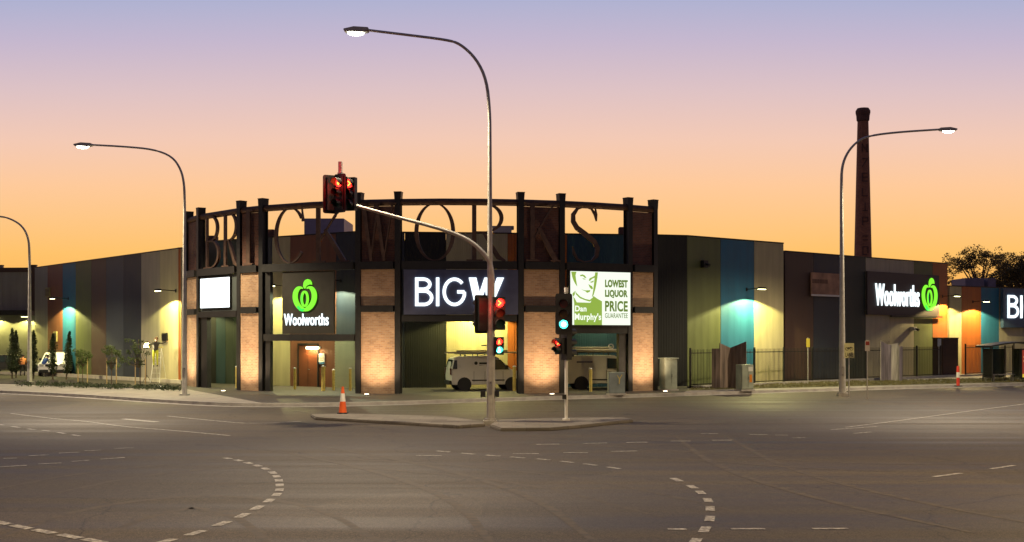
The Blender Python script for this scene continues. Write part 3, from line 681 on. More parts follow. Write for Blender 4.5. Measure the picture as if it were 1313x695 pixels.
zz0, zz1 = Z(380, 75), Z(350, 75)
g = MB(); g.box(0, L, -.03, .03, zz0, zz1); g.build('board', mat('faded_banner', (.42, .24, .15), .7, 0, .35, 1.3), t)
g = MB(); g.box(0, L, -.04, -.031, zz0, zz0 + .12); g.build('bottom_edge', M_WHITE, t)
g = MB(); x = .12
while x < L * .5: w_ = random.uniform(.05, .11); g.box(x, x + w_, -.036, -.031, zz0 + .82, zz0 + 1.08); x += w_ + .04
g.build('print', M_RUST, t)

# --------------------------------- lamps on walls
def wall_lamp(label, px, py, A, B, reach=1.15, power=900, col=(1, .90, .34), slen=.9, spot=150, group='lamps on arms along the store walls', dz=0):
    p, rz, _ = on_wall(px, px + 5, A, B); z = Z(py, p.y)
    t = thing('wall_lamp', label, 'wall lamp', (p.x, p.y, z), rz, group)
    g = MB(); g.box(-.06, .06, -.03, 0, -.1, .1); g.tube([(0, -.02, 0), (0, -reach + .1, .05)], .028, 8); g.build('arm', M_STEEL, t)
    g = MB(); g.prism([(-.30, -.02), (.30, -.02), (.26, .09), (-.26, .09)], -reach - .1, -reach + .12); g.build('housing', M_STEEL, t, bevel=.01)
    g = MB(); g.box(-.26, .26, -reach - .08, -reach + .1, -.05, -.022); g.build('lens', emit('wall_lamp_lens', (1, .96, .45), 9), t)
    l = bpy.data.lights.new('lamp_beam', 'SPOT'); l.energy = power * 2.1; l.color = col; l.spot_size = R(spot); l.spot_blend = .12; l.shadow_soft_size = .05
    o = bpy.data.objects.new('lamp_beam', l); C.objects.link(o); o.parent = t; o.location = (0, -reach, -.12); o.rotation_euler = (R(-6), 0, 0)
    return t
wall_lamp('wall lamp over the bright blue panel on the long left wall', 88, 383, LW1, LW0)
wall_lamp('wall lamp on the cream end of the long left wall beside the tall street pole', 226, 373, LW1, LW0, power=700)
wall_lamp('wall lamp over the blue panel of the tall wall right of the screen', 957, 371, e, f)
wall_lamp('wall lamp at the end of the brown-and-beige wall beside the green apple', 1208, 380, B0, B1, power=800, col=(1, .75, .3))
wall_lamp('wall lamp on the orange panel of the lowest wall, far right', 1247, 387, C0, C1, power=600, col=(1, .8, .35))
wall_lamp('wall lamp under the canopy of the far left block, beside its corner', 41, 406, q0 + nq * .9, q1 + nq * .9, power=330, col=(1, .88, .22))
wall_lamp('wall lamp under the canopy of the far left block, at the picture edge', 0, 405, q0 + nq * .9, q1 + nq * .9, power=450, col=(1, .88, .22))
wall_lamp('wall lamp high behind the black sign with the green apple', 366, 367, a, b, power=500)
wall_lamp('wall lamp on the blue-grey wall right of the black sign with the green apple', 437, 360, a, b, power=500, col=(.9, 1, .6))
wall_lamp('wall lamp hidden behind the blue-grey sign, lighting the cream wall', 612, 392, b, c, power=560, col=(1, .86, .28))
wall_lamp('wall lamp on the blue wall behind the lit poster', 765, 400, c, d, power=60)
# tube light above the red-brown door
p, rz, L = on_wall(395, 411, a, b); t = thing('door_light', 'horizontal tube light glowing above the red-brown door', 'wall lamp', (p.x, p.y, Z(446, p.y)), rz)
g = MB(); g.box(0, L, -.10, 0, -.06, .08); g.build('housing', M_WHITE, t)
g = MB(); g.box(.02, L - .02, -.2, -.102, -.07, .06); g.build('diffuser', emit('door_tube', (1, .75, .3), 14), t, bevel=.02)
l = bpy.data.lights.new('tube_glow', 'AREA'); l.shape = 'RECTANGLE'; l.size = L; l.size_y = .1; l.energy = 35; l.color = (1, .7, .3)
o = bpy.data.objects.new('tube_glow', l); C.objects.link(o); o.parent = t; o.location = (L / 2, -.3, -.12); o.rotation_euler = (R(20), 0, 0)
# small notice and boxes on walls
def wall_box(name, label, cat, px0, px1, py0, py1, A, B, m, depth=.08, gap=.01, fn=None):
    p, rz, L = on_wall(px0, px1, A, B, gap); t = thing(name, label, cat, (p.x, p.y, Z(py1, p.y)), rz); h = Z(py0, p.y) - Z(py1, p.y)
    g = MB(); g.box(0, L, -depth, 0, 0, h); g.build('case', m, t, bevel=.01)
    if fn: fn(t, L, h, depth)
    return t
def notice(t, L, h, d):
    g = MB(); g.box(.02, L - .02, -d - .004, -d - .001, .02, h * .2); g.build('coloured_strip', mat('strip_blue', (.05, .2, .4), .5), t)
    g = MB()
    for i in range(4): g.box(L * .2, L * .8, -d - .004, -d - .001, h * (.35 + .13 * i), h * (.38 + .13 * i))
    g.build('print', M_BLACK, t)
wall_box('notice_board', 'small white notice with a blue foot on the wall right of the red-brown door', 'notice', 409.5, 417, 453, 467, a, b, M_WHITE, .03, .03, notice)
def louvre(t, L, h, d):
    g = MB()
    for i in range(6): g.prism([(.03, h * (.1 + .14 * i)), (L - .03, h * (.1 + .14 * i)), (L - .03, h * (.15 + .14 * i)), (.03, h * (.15 + .14 * i))], -d - .03, -d - .002)
    g.build('slat', M_STEEL, t)
ym = mat('box_yellowish', (.42, .36, .16), .5)
wall_box('meter_box', 'small pale box high on the orange panel near the left end of the long wall', 'wall box', 60, 65, 369, 381, LW1, LW0, ym, .1, .01, louvre)
wall_box('meter_box', 'pale narrow box low on the orange panel behind the dark cypress trees', 'wall box', 70, 74, 425, 438, LW1, LW0, ym, .1, .01, louvre)
wall_box('vent', 'dark square vent on the beige panel beside the ladder', 'vent', 209, 215.5, 427, 437, LW1, LW0, M_BLACK, .08, .01, louvre)
def horn(t, L, h, d):
    g = MB(); g.tube([(L / 2, -d, h / 2), (L / 2, -d - .25, h / 2 - .1)], [.05, .09], 8); g.build('lens_tube', M_BLACK, t)
wall_box('security_camera', 'dark camera box high on the green panel of the tall wall right of the screen', 'camera', 898, 904, 334, 343, e, f, M_STEEL, .25, .01, horn)
wall_box('security_camera', 'small pale camera under the brown wall sign with the green apple', 'camera', 1166, 1170, 419, 424, B0, B1, M_GALV, .35, .01, horn)
# uplights in the ground in front of the brick piers
for i, ((x0, x1), lab) in enumerate(zip(narrow, ['ground uplight before the narrow leftmost brick pier', 'ground uplight before the brick pier carrying the letter I', 'ground uplight before the brick pier right of the door',
                                   'ground uplight before the wide brick pier right of the BIG W sign', 'ground uplight before the rightmost brick pier beside the lit poster'])):
    A, B = arc(x0), arc(x1); m = (A + B) / 2; rz = rz_of(A, B); nn = Vector((math.sin(rz), -math.cos(rz), 0)); q = m + nn * 1.9
    t = thing('uplight', lab, 'uplight', (q.x, q.y, .13), rz, 'ground uplights before the brick piers')
    g = MB(); g.tube([(0, 0, 0), (0, 0, .06)], .14, 14); g.build('rim', M_CHROME, t)
    g = MB(); g.tube([(0, 0, .061), (0, 0, .07)], .1, 14); g.build('lens', emit('uplight_lens', (1, .85, .6), 12), t)
    w_ = (B - A).length
    l = bpy.data.lights.new('uplight_beam', 'SPOT'); l.energy = 1150 if w_ > 1.5 else 850; l.color = (1, .69, .42); l.spot_size = R(96); l.spot_blend = 1; l.shadow_soft_size = .12
    o = bpy.data.objects.new('uplight_beam', l); C.objects.link(o); o.parent = t; o.location = (0, 0, .1); o.rotation_euler = (R(180 - 40), 0, 0)

# --------------------------------- street lamps and signals
def lamp_head(parent, x, z, sgn, Ym=0, power=1, col=(1, .80, .52), y=0, spot=136):
    g = MB(); g.prism([(x, z - .05), (x + sgn * .25, z - .10), (x + sgn * .8, z - .07), (x + sgn * .86, z + .02), (x + sgn * .5, z + .10), (x, z + .07)], y - .17, y + .17); h = g.build('lamp_head', M_GALV, parent, bevel=.02)
    g = MB(); g.tube([(x + sgn * (.16 + .07 * i), y, z - .10 - .045 * math.sin(math.pi * i / 8)) for i in range(9)], [.02, .09, .13, .15, .155, .15, .13, .09, .02], 12); g.v = [(a_, b_, z - .09 + (c_ - z + .09) * .42) for a_, b_, c_ in g.v]; g.build('diffuser', M_LAMP, h, smooth=True)
    l = bpy.data.lights.new('lamp_glow', 'SPOT'); l.energy = 9000 * LAMP * power; l.color = col; l.spot_size = R(spot); l.spot_blend = .35; l.shadow_soft_size = .2
    o = bpy.data.objects.new('lamp_glow', l); C.objects.link(o); o.parent = parent; o.location = (x + sgn * .45, y, z - .4)
def street_lamp(label, px, Y, pts, w0, w1, sgn, power=1, root=None, group='curved arm street lamps'):
    x0 = X(px, Y)
    t = root or thing('street_lamp', label, 'street lamp', (x0, Y, 0), 0, group)
    path = [Vector((0, 0, .1))] + smooth_path([Vector((X(a_, Y) - x0, 0, Z(b_, Y))) for a_, b_ in pts], 2)
    rs = [w0 + (w1 - w0) * min(1, i / (len(path) - 1) * 1.1) for i in range(len(path))]
    zs = [p.z for p in path]; tot = path[-1].z
    rs = [w0 + (w1 - w0) * min(1, (p.z / tot) ** .9) for p in path]
    g = MB(); g.tube(path, rs, 14); g.build('pole', M_GALV, t, smooth=True)
    g = MB(); g.box(-.24, .24, -.24, .24, 0, .13); g.tube([(0, 0, .13), (0, 0, .2)], w0 * 1.6, 12)
    for i in (-1, 1):
        for j in (-1, 1): g.tube([(i * .18, j * .18, .13), (i * .18, j * .18, .19)], .02, 6)
    g.build('base_plate', M_GALV, t)
    g = MB(); g.box(-.06, .06, -w0 - .015, -w0 + .03, 1.0, 1.45); g.build('access_cover', M_CHROME, t)
    e_ = path[-1]; lamp_head(t, e_.x, e_.z, sgn, power=power); return t
street_lamp('tall street lamp reaching left at the end of the long panelled wall', 236.5, 56, [(236.5, 330), (236.8, 262), (236.3, 236), (232, 217), (220.7, 200.5), (197, 191.5), (160, 188), (118, 185.8)], .13, .045, -1)
street_lamp('tall street lamp with its lit head reaching right, beside the bike lane sign', 1080, 57.7, [(1079.5, 330), (1078.8, 240), (1079.3, 213.5), (1086.7, 194.8), (1099.8, 180.6), (1114.8, 174), (1150, 169.5), (1204.5, 166)], .17, .05, 1)
street_lamp('shorter street lamp at the far left edge, its arm leaving the picture', 38, 71, [(38, 400), (38, 325), (36.5, 305), (29, 290), (15, 281), (0, 277), (-60, 273)], .15, .05, -1, power=.5)
# three lamps added out of view around the junction, to brighten the road warmly
for (x, y, s_, lab) in [(-13.5, 14, 1, 'street lamp on the near left corner of the junction'), (17, 22, -1, 'street lamp on the near right corner of the junction'), (27, 37, -1, 'street lamp on the right verge beyond the near right corner')]:
    t = thing('street_lamp', lab, 'street lamp', (x, y, 0), 0, 'curved arm street lamps')
    path = [Vector((0, 0, .1))] + smooth_path([Vector(v) for v in [(0, 0, 6), (0, 0, 11), (s_ * .2, 0, 12), (s_ * 1, 0, 12.6), (s_ * 3.2, 0, 12.8)]], 2)
    g = MB(); g.tube(path, [.13 - .08 * p_.z / 12.8 for p_ in path], 12); g.build('pole', M_GALV, t, smooth=True)
    lamp_head(t, s_ * 3.2, 12.8, s_, power=.55, col=(1, .70, .30), spot=160)

def disc(g, x, z, r, y0, y1, k=20): g.prism([(x + r * math.cos(2 * math.pi * i / k), z + r * math.sin(2 * math.pi * i / k)) for i in range(k)], y0, y1)
def symbol(g, kind, z, y):
    if kind == 'arrow': g.ribbon([(-.045, z + .08, .035), (.045, z, .045), (-.045, z - .08, .035)], y - .004, y)
    elif kind == 'man': disc(g, 0, z + .055, .018, y - .004, y); g.ribbon([(0, z + .035, .05), (0, z - .02, .04)], y - .004, y); g.ribbon([(-.01, z - .02, .02), (-.035, z - .075, .02)], y - .005, y); g.ribbon([(.01, z - .02, .02), (.04, z - .075, .02)], y - .006, y)
    elif kind == 'ball': disc(g, 0, z, .075, y - .004, y)
def signal_head(parent, loc, rz, aspects, board=(.46, 1.15), bare=False, d=.35, r=.14, nm='signal_head', cx=0):
    """aspects top to bottom: (colour, lit, symbol)"""
    k = len(aspects); H = d * k + .06
    g = MB(); g.box(-r - .06, r + .06, 0, .2, -H / 2, H / 2)
    if board:
        bw, bh = board; pl = []; rr = .08
        for (cxx, czz, a0_) in ((bw / 2 - rr, bh / 2 - rr, 0), (-bw / 2 + rr, bh / 2 - rr, 90), (-bw / 2 + rr, -bh / 2 + rr, 180), (bw / 2 - rr, -bh / 2 + rr, 270)):
            for j in range(5): pl.append((cxx + rr * math.cos(R(a0_ + 22.5 * j)), czz + rr * math.sin(R(a0_ + 22.5 * j))))
        g.prism(pl, .04, .055)
    h = g.build(nm, M_BLACK, parent); h.location = loc; h.rotation_euler = (0, 0, rz)
    for i, (c_, lit, sy) in enumerate(aspects):
        z = H / 2 - .03 - d / 2 - i * d
        m = {'red': (M_RED, M_RED_OFF), 'green': (M_GRN, M_GRN_OFF), 'amber': (M_AMB_OFF, M_AMB_OFF)}[c_][0 if lit else 1]
        g = MB(); disc(g, 0, z, r, -.012, -.001); g.build('lens', m, h)
        if lit:
            g = MB(); symbol(g, sy, z, -.0125); g.build('symbol', M_REDHOT if c_ == 'red' else M_GRNHOT, h)
        g = MB(); v = []; kk = 14
        for j in range(kk + 1):
            t_ = R(-35 + 250 * j / kk); v.append((t_, ))
        n0 = len(g.v); vs = []
        for j in range(kk + 1):
            t_ = R(-35 + 250 * j / kk); cxx, szz = math.cos(t_), math.sin(t_)
            dep = -.24 if math.sin(t_) > 0 else -.12
            vs += [(cxx * (r + .01), 0, z + szz * (r + .01)), (cxx * (r + .01), dep, z + szz * (r + .01)), (cxx * (r + .022), dep, z + szz * (r + .022)), (cxx * (r + .022), 0, z + szz * (r + .022))]
        fs = []
        for j in range(kk):
            a_, b_ = j * 4, j * 4 + 4
            fs += [(a_, b_, b_ + 1, a_ + 1), (a_ + 1, b_ + 1, b_ + 2, a_ + 2), (a_ + 2, b_ + 2, b_ + 3, a_ + 3)]
        g.add(vs, fs); g.build('visor', M_BLACK, h)
    return h
YP = 39.5
def red_spill(parent, loc, e=14):
    l = bpy.data.lights.new('red_spill', 'POINT'); l.energy = e; l.color = (1, .03, .02); l.shadow_soft_size = .1; o = bpy.data.objects.new('red_spill', l); C.objects.link(o); o.parent = parent; o.location = loc
jt = thing('signal_mast', 'tallest street lamp, its pole also carrying a mast arm of red signals', 'traffic light', (X(628.5, YP), YP, .1))
jt.location.z = 0
street_lamp(None, 628.5, YP, [(628.3, 400), (628, 180), (627.8, 142), (624, 103), (611, 75.5), (590, 56), (572.6, 51), (520, 44.5), (473, 38.8)], .125, .045, -1, root=jt, power=.9)
x0 = X(628.5, YP)
arm = smooth_path([Vector((X(a_, YP) - x0, -.02, Z(b_, YP))) for a_, b_ in [(631, 395), (631.5, 345), (624, 328), (604, 309), (575, 296), (500, 276), (448, 261.5)]], 2)
g = MB(); g.tube([Vector((X(631.5, YP) - x0, -.02, .15)), Vector((X(631.2, YP) - x0, -.02, Z(420, YP)))] + arm, [.09, .09] + [.085 - .035 * i / len(arm) for i in range(len(arm))], 12); g.build('mast_arm', M_GALV, jt, smooth=True)
ax, az = X(437, YP) - x0, Z(249, YP)
signal_head(jt, (ax - .02, -.30, az), R(-38), [('red', 1, 'ball'), ('amber', 0, 0), ('green', 0, 0)], (.56, 1.3))
red_spill(jt, (ax - .1, -.75, az + .33), 40); red_spill(jt, (X(640.5, YP) - x0, -.6, Z(393, YP)), 16)
signal_head(jt, (ax + .30, -.12, az), R(-20), [('red', 1, 'arrow'), ('amber', 0, 0), ('green', 0, 0)], None)
g = MB(); hb = signal_head(jt, (ax - .36, .1, az), R(-148), [('red', 0, 0), ('amber', 0, 0), ('green', 0, 0)], (.6, 1.3))
g = MB(); g.tube([(ax, -.1, az - .4), (ax, -.1, Z(226, YP))], .03, 8); g.tube([(ax, -.1, Z(225.5, YP)), (ax, -.1, Z(208, YP))], .075, 12); g.tube([(ax, -.1, Z(226.5, YP)), (ax, -.1, Z(222, YP))], .1, 12); g.build('detector', M_GALV, jt)
g = MB(); g.tube([(ax - .35, .05, az), (ax + .3, 0, az), arm[-1]], .035, 8); g.tube([(ax - .1, 0, az - .55), (ax - .15, 0, az - .75), (ax - .3, 0, az - .95)], .012, 6); g.build('bracket', M_STEEL, jt)
signal_head(jt, (X(618, YP) - x0 - .05, -.02, Z(403, YP)), R(-142), [('red', 0, 0), ('amber', 0, 0), ('green', 0, 0)], (.56, 1.3))
signal_head(jt, (X(640.5, YP) - x0, -.18, Z(402, YP)), R(12), [('red', 1, 'arrow'), ('amber', 0, 0), ('green', 0, 0)], None)
signal_head(jt, (X(640, YP) - x0, -.16, Z(443.5, YP)), R(10), [('red', 1, 'man'), ('green', 1, 'man')], None, d=.27, r=.1, nm='pedestrian_signal')
g = MB()
for zz in (Z(390, YP), Z(415, YP), Z(443, YP)): g.tube([(-.3, 0, zz), (.36, 0, zz)], .022, 6)
g.build('bracket', M_STEEL, jt)
g = MB(); g.box(-.32, -.16, -.1, .04, Z(509, YP), Z(501, YP)); g.box(.17, .3, -.1, .04, Z(509, YP), Z(501, YP)); g.build('push_button', M_BLACK, jt)
Y2 = 40
t = thing('signal_post', 'slim signal post with a green light, right of the tall mast pole', 'traffic light', (X(726, Y2), Y2, .10))
x0 = X(726, Y2)
g = MB(); g.tube([(0, 0, 0), (0, 0, Z(374, Y2) - .12)], .055, 12); g.tube([(0, 0, Z(374, Y2) - .12), (0, 0, Z(368, Y2) - .12)], .07, 12); g.tube([(0, 0, 0), (0, 0, .06)], .13, 12); g.build('pole', M_WHITE, t, smooth=True)
signal_head(t, (X(722.5, Y2) - x0, -.2, Z(402, Y2) - .12), R(-6), [('red', 0, 0), ('amber', 0, 0), ('green', 1, 'ball')], (.58, 1.4))
signal_head(t, (X(716, Y2) - x0, -.12, Z(443, Y2) - .12), R(-40), [('red', 1, 'man'), ('green', 0, 0)], None, d=.25, r=.1, nm='pedestrian_signal')
signal_head(t, (X(729.5, Y2) - x0, .12, Z(440, Y2) - .12), R(120), [('red', 0, 0), ('amber', 0, 0), ('green', 0, 0)], None)
g = MB(); g.tube([(-.25, -.05, Z(436, Y2) - .12), (.1, 0, Z(436, Y2) - .12)], .02, 6); g.tube([(0, -.16, Z(395, Y2) - .12), (0, 0, Z(395, Y2) - .12)], .02, 6); g.build('bracket', M_STEEL, t)
g = MB(); g.box(-.14, .0, -.13, -.03, Z(511, Y2) - .12, Z(505, Y2) - .12); g.build('push_button', M_BLACK, t)

# signs on posts
def post(t, h, r=.03, m=None): g = MB(); g.tube([(0, 0, 0), (0, 0, h)], r, 10); return g.build('post', m or M_GALV, t)
Yb = 54
t = thing('bike_lane_sign', 'white square sign with a bicycle above the word LANE, on a thin post', 'road sign', (X(1088.5, Yb), Yb, .13))
zb, zt = Z(459, Yb) - .13, Z(440, Yb) - .13; hw = (zt - zb) / 3.0
post(t, zt - .05)
g = MB(); g.box(-hw, hw, -.05, -.035, zb, zt); g.build('plate', mat('sign_cream', (.72, .70, .36), .5), t, bevel=.006)
g = MB(); zc = zb + (zt - zb) * .66; rr = hw * .3
for sx in (-1, 1): g.ribbon([(sx * hw * .45 + rr * math.cos(R(i * 20)), zc - rr * .4 + rr * math.sin(R(i * 20)), .02) for i in range(19)], -.056, -.051)
for q_ in [((-.45, -.4), (-.12, .55)), ((-.12, .55), (.32, .55)), ((.32, .75), (.45, -.4)), ((-.12, .55), (.02, -.35)), ((.02, -.35), (.32, .5)), ((-.45, -.4), (.02, -.35)), ((.22, .75), (.42, .8))]:
    g.ribbon([(q_[0][0] * hw, zc + q_[0][1] * rr, .022), (q_[1][0] * hw, zc + q_[1][1] * rr, .022)], -.058, -.051)
g.build('bicycle_symbol', M_BLACK, t)
lettering(t, ('LANE', -hw * .75, zb + .06, hw * 1.5, (zt - zb) * .27, .005, .01, 0, .051), m=M_BLACK)
Yb = 53
t = thing('street_sign', 'small upright sign with a dark red top, right of the bike lane sign', 'road sign', (X(1112, Yb), Yb, .1))
zb, zt = Z(450, Yb) - .1, Z(436, Yb) - .1; post(t, zt, .025)
g = MB(); g.prism([(-.11, zb), (.11, zb), (.11, zt - .05), (.06, zt), (-.06, zt), (-.11, zt - .05)], -.045, -.03); g.build('plate', mat('sign_grey', (.5, .45, .42), .5), t)
g = MB(); g.box(-.085, .085, -.05, -.046, zb + .26, zt - .06); g.build('red_panel', mat('sign_red', (.25, .02, .015), .5), t)
Yb = 68
t = thing('street_sign', 'small yellow plate on a thin post before the dark brown wall', 'road sign', (X(1036, Yb), Yb, .14))
post(t, Z(436, Yb), .022); g = MB(); g.box(-.1, .1, -.04, -.028, Z(446, Yb) - .1, Z(435, Yb) - .1); g.build('plate', mat('sign_yellow', (.7, .6, .05), .5), t)
# bollards
def bollard(label, px, Yv, h=1.1, r=.07, m=None, cap=None):
    t = thing('bollard', label, 'bollard', (X(px, Yv), Yv, .13), 0, 'yellow steel bollards at the store front')
    g = MB(); g.tube([(0, 0, 0), (0, 0, h)], r, 14); g.build('shaft', m or M_YEL, t, smooth=True)
    g = MB(); g.tube([(0, 0, h), (0, 0, h + .035), (0, 0, h + .06)], [r * 1.12, r * 1.12, r * .5], 14); g.build('cap', cap or M_WHITE, t)
M_YEL = mat('bollard_yellow', (.60, .48, .12), .45, 0, .15, 5)
bollard('bollard seen through the bay under the blank white lightbox', 303.5, 63.5, 1.15)
bollard('bollard left of the red-brown door', 378, 62.3); bollard('thick bollard right of the red-brown door', 414.5, 60.5, 1.25, .10)
bollard('bollard left of the roller shutter', 427.5, 61, 1.05); bollard('bollard in front of the roller shutter', 449, 60.5, 1.15)
bollard('bollard at the nose of the small white van', 659.5, 60.2, 1.25, .09); bollard('thin bollard just right of the small van beside the column', 664, 60.9, 1.3, .06); bollard('bollard before the loaded van, beside its wheel', 757.5, 59.6, 1.15, .075)
# cone and delineator
Yc = 43.4
t = thing('traffic_cone', 'orange traffic cone with a white band on the concrete island', 'traffic cone', (X(439.5, Yc), Yc, .10))
M_OR = mat('cone_orange', (.80, .12, .02), .45, 0, .1, 4)
g = MB(); g.box(-.19, .19, -.19, .19, 0, .04); g.build('base', M_RUBBER, t, bevel=.01)
g = MB(); g.tube([(0, 0, .04), (0, 0, .45)], [.15, .105], 16, False); g.build('cone_body', M_OR, t)
g = MB(); g.tube([(0, 0, .75), (0, 0, 1.0)], [.072, .04], 16); g.build('cone_tip', M_OR, t)
g = MB(); g.tube([(0, 0, .45), (0, 0, .75)], [.107, .074], 16, False); g.build('reflective_band', mat('band_white', (.8, .78, .72), .4), t)
Yc = 66
t = thing('delineator_post', 'red and white plastic delineator on the verge near the bus shelter', 'delineator', (X(1228.5, Yc), Yc, .12))
g = MB(); g.tube([(0, 0, 0), (0, 0, .05)], [.26, .2], 14); g.build('base', M_RUBBER, t)
g = MB(); g.tube([(0, 0, .05), (0, 0, .5)], .09, 12); g.tube([(0, 0, .8), (0, 0, 1.15)], [.09, .07], 12); g.build('tube', mat('delineator_red', (.6, .05, .03), .45), t)
g = MB(); g.tube([(0, 0, .5), (0, 0, .8)], .092, 12); g.build('reflective_band', M_WHITE, t)
# cabinets
def cabinet(label, px0, px1, py0, Yv, m, roof=True, sticker=None, depth=.6, rz=.35):
    w_ = (X(px1, Yv) - X(px0, Yv)); cx = X((px0 + px1) / 2, Yv); ww = w_ / (math.cos(rz) + depth / 1.0 * math.sin(rz) * .0 + .3)
    ww = (w_ - depth * math.sin(rz)) / math.cos(rz)
    t = thing('utility_cabinet', label, 'cabinet', (cx, Yv, .13), rz); h = Z(py0, Yv) - .13
    g = MB(); g.box(-ww / 2, ww / 2, -depth / 2, depth / 2, .08, h - .05); g.build('body', m, t, bevel=.02)
    g = MB(); g.box(-ww / 2 - .05, ww / 2 + .05, -depth / 2 - .05, depth / 2 + .05, 0, .08); g.build('plinth', M_KERB, t)
    if roof: g = MB(); g.box(-ww / 2 - .07, ww / 2 + .07, -depth / 2 - .07, depth / 2 + .07, h - .048, h + .02); g.build('lid', m, t, bevel=.015)
    g = MB()
    for s_ in (-1, 1): g.box(s_ * ww / 4 - ww / 4 + .03, s_ * ww / 4 + ww / 4 - .015, -depth / 2 - .012, -depth / 2 - .001, .14, h - .12)
    dd = g.build('door', m, t, bevel=.004)
    g = MB(); g.tube([(.04, -depth / 2 - .014, h * .5), (.04, -depth / 2 - .05, h * .5), (.04, -depth / 2 - .05, h * .42)], .012, 6); g.build('handle', M_STEEL, dd)
    if sticker: sticker(t, ww, h, depth)
cm = mat('cabinet_green', (.30, .34, .27), .5, 0, .2, 2)
cabinet('tall pale green cabinet with an overhanging lid right of the rightmost brick pier', 846, 868, 459, 61, cm)
def graf(t, ww, h, d):
    g = MB(); g.ribbon([(.0, h - .18, .03), (.12, h - .36, .05), (.1, h - .6, .03)], -d / 2 - .017, -d / 2 - .0125); g.ribbon([(.24, h - .16, .04), (.12, h - .36, .03)], -d / 2 - .019, -d / 2 - .0125); g.build('scrawl', M_YEL, t)
cabinet('low grey-blue cabinet with a scrawl on its door, before the rear of the loaded van', 779, 801, 476, 56.5, mat('cabinet_bluegrey', (.22, .26, .26), .5, 0, .2, 2), False, graf, .5, .1)
def stick(t, ww, h, d):
    g = MB(); g.box(ww * .14, ww * .36, -d / 2 - .017, -d / 2 - .0125, .45, .85); g.build('sticker', mat('sticker_orange', (.65, .22, .02), .5), t)
    g = MB(); g.box(ww * .05, ww * .42, -d / 2 - .017, -d / 2 - .0125, h * .72, h * .88); g.build('sticker', mat('sticker_pale', (.6, .62, .55), .4), t)
cabinet('pale green cabinet with an orange sticker in front of the rusted sculpture panels', 944, 965.5, 466, 60.5, cm, False, stick)
# folded weathered sculptures
def sculpture(label, px0, px1, Yv, prof, m):
    t = thing('sculpture', label, 'sculpture', (X(px0, Yv), Yv, .13)); w_ = X(px1, Yv) - X(px0, Yv)
    for (u0, h0, u1, h1, y0, y1) in prof:
        g = MB(); q = [(u0 * w_, y0), (u1 * w_, y1)]
        d_ = Vector((q[1][0] - q[0][0], q[1][1] - q[0][1], 0)).normalized(); nn = Vector((-d_.y, d_.x, 0)) * .05
        v = [(q[0][0], q[0][1], 0), (q[1][0], q[1][1], 0), (q[1][0] + nn.x, q[1][1] + nn.y, 0), (q[0][0] + nn.x, q[0][1] + nn.y, 0)]
        v += [(v[0][0], v[0][1], h0), (v[1][0], v[1][1], h1), (v[2][0], v[2][1], h1), (v[3][0], v[3][1], h0)]
        g.add(v, [(0, 1, 5, 4), (1, 2, 6, 5), (2, 3, 7, 6), (3, 0, 4, 7), (4, 5, 6, 7), (3, 2, 1, 0)]); g.build('leaf_panel', m, t)
M_CORR = mat('weathered_timber', (.16, .12, .095), .8, 0, .55, 1.2, ribs=5); 
def stretch(m):
    for nd in m.node_tree.nodes:
        if nd.type == 'TEX_NOISE':
            mp = m.node_tree.nodes.new('ShaderNodeMapping'); mp.inputs['Scale'].default_value = (6, 6, .5)
            lk = nd.inputs['Vector'].links[0]; s_ = lk.from_socket; m.node_tree.links.new(s_, mp.inputs['Vector']); m.node_tree.links.new(mp.outputs[0], nd.inputs['Vector']); break
stretch(M_CORR)
h_ = lambda py, Yv: Z(py, Yv) - .13
sculpture('rusty brown folded panels standing like an open book before the blue wall', 913, 956, 62.5, [(0, h_(447, 62.5), .24, h_(447, 62.5), .1, 0), (.24, h_(440, 62.5), .60, h_(446, 62.5), 0, .5), (.60, h_(446, 62.5), 1, h_(438, 62.5), .5, -.1)], M_CORR)
M_CORR2 = mat('weathered_zinc', (.30, .27, .29), .6, .3, .5, 1.2, ribs=4); stretch(M_CORR2)
sculpture('silver-grey folded panels with notched tops below the brown wall sign', 1129, 1158, 73, [(0, h_(437, 73), .42, h_(442, 73), -.1, .5), (.42, h_(442, 73), .78, h_(440, 73), .5, 0), (.78, h_(444, 73), 1, h_(444, 73), -.2, .1)], M_CORR2)
# dark enclosure with notice
t = thing('bin_enclosure', 'tall dark brown timber enclosure in front of the orange panels', 'enclosure', (X(1209, 81), 81, .13), .5)
w_ = X(1236, 81) - X(1209, 81); h = h_(434, 81)
g = MB(); g.box(0, w_ * 1.05, 0, .9, 0, h); g.build('cladding', mat('dark_timber', (.045, .02, .015), .7, 0, .3, 3, ribs=6), t)
g = MB(); g.box(-.03, w_ * 1.05 + .03, -.03, .93, h + .001, h + .06); g.build('capping', M_STEEL, t)
g = MB(); g.tube([(-.45, -.05, 0), (-.45, -.05, h)], .03, 8); g.build('post', M_GALV, t)
g = MB(); g.box(-.62, -.28, -.1, -.085, h - .55, h - .02); g.build('notice', mat('notice_pale', (.5, .58, .62), .4), t)
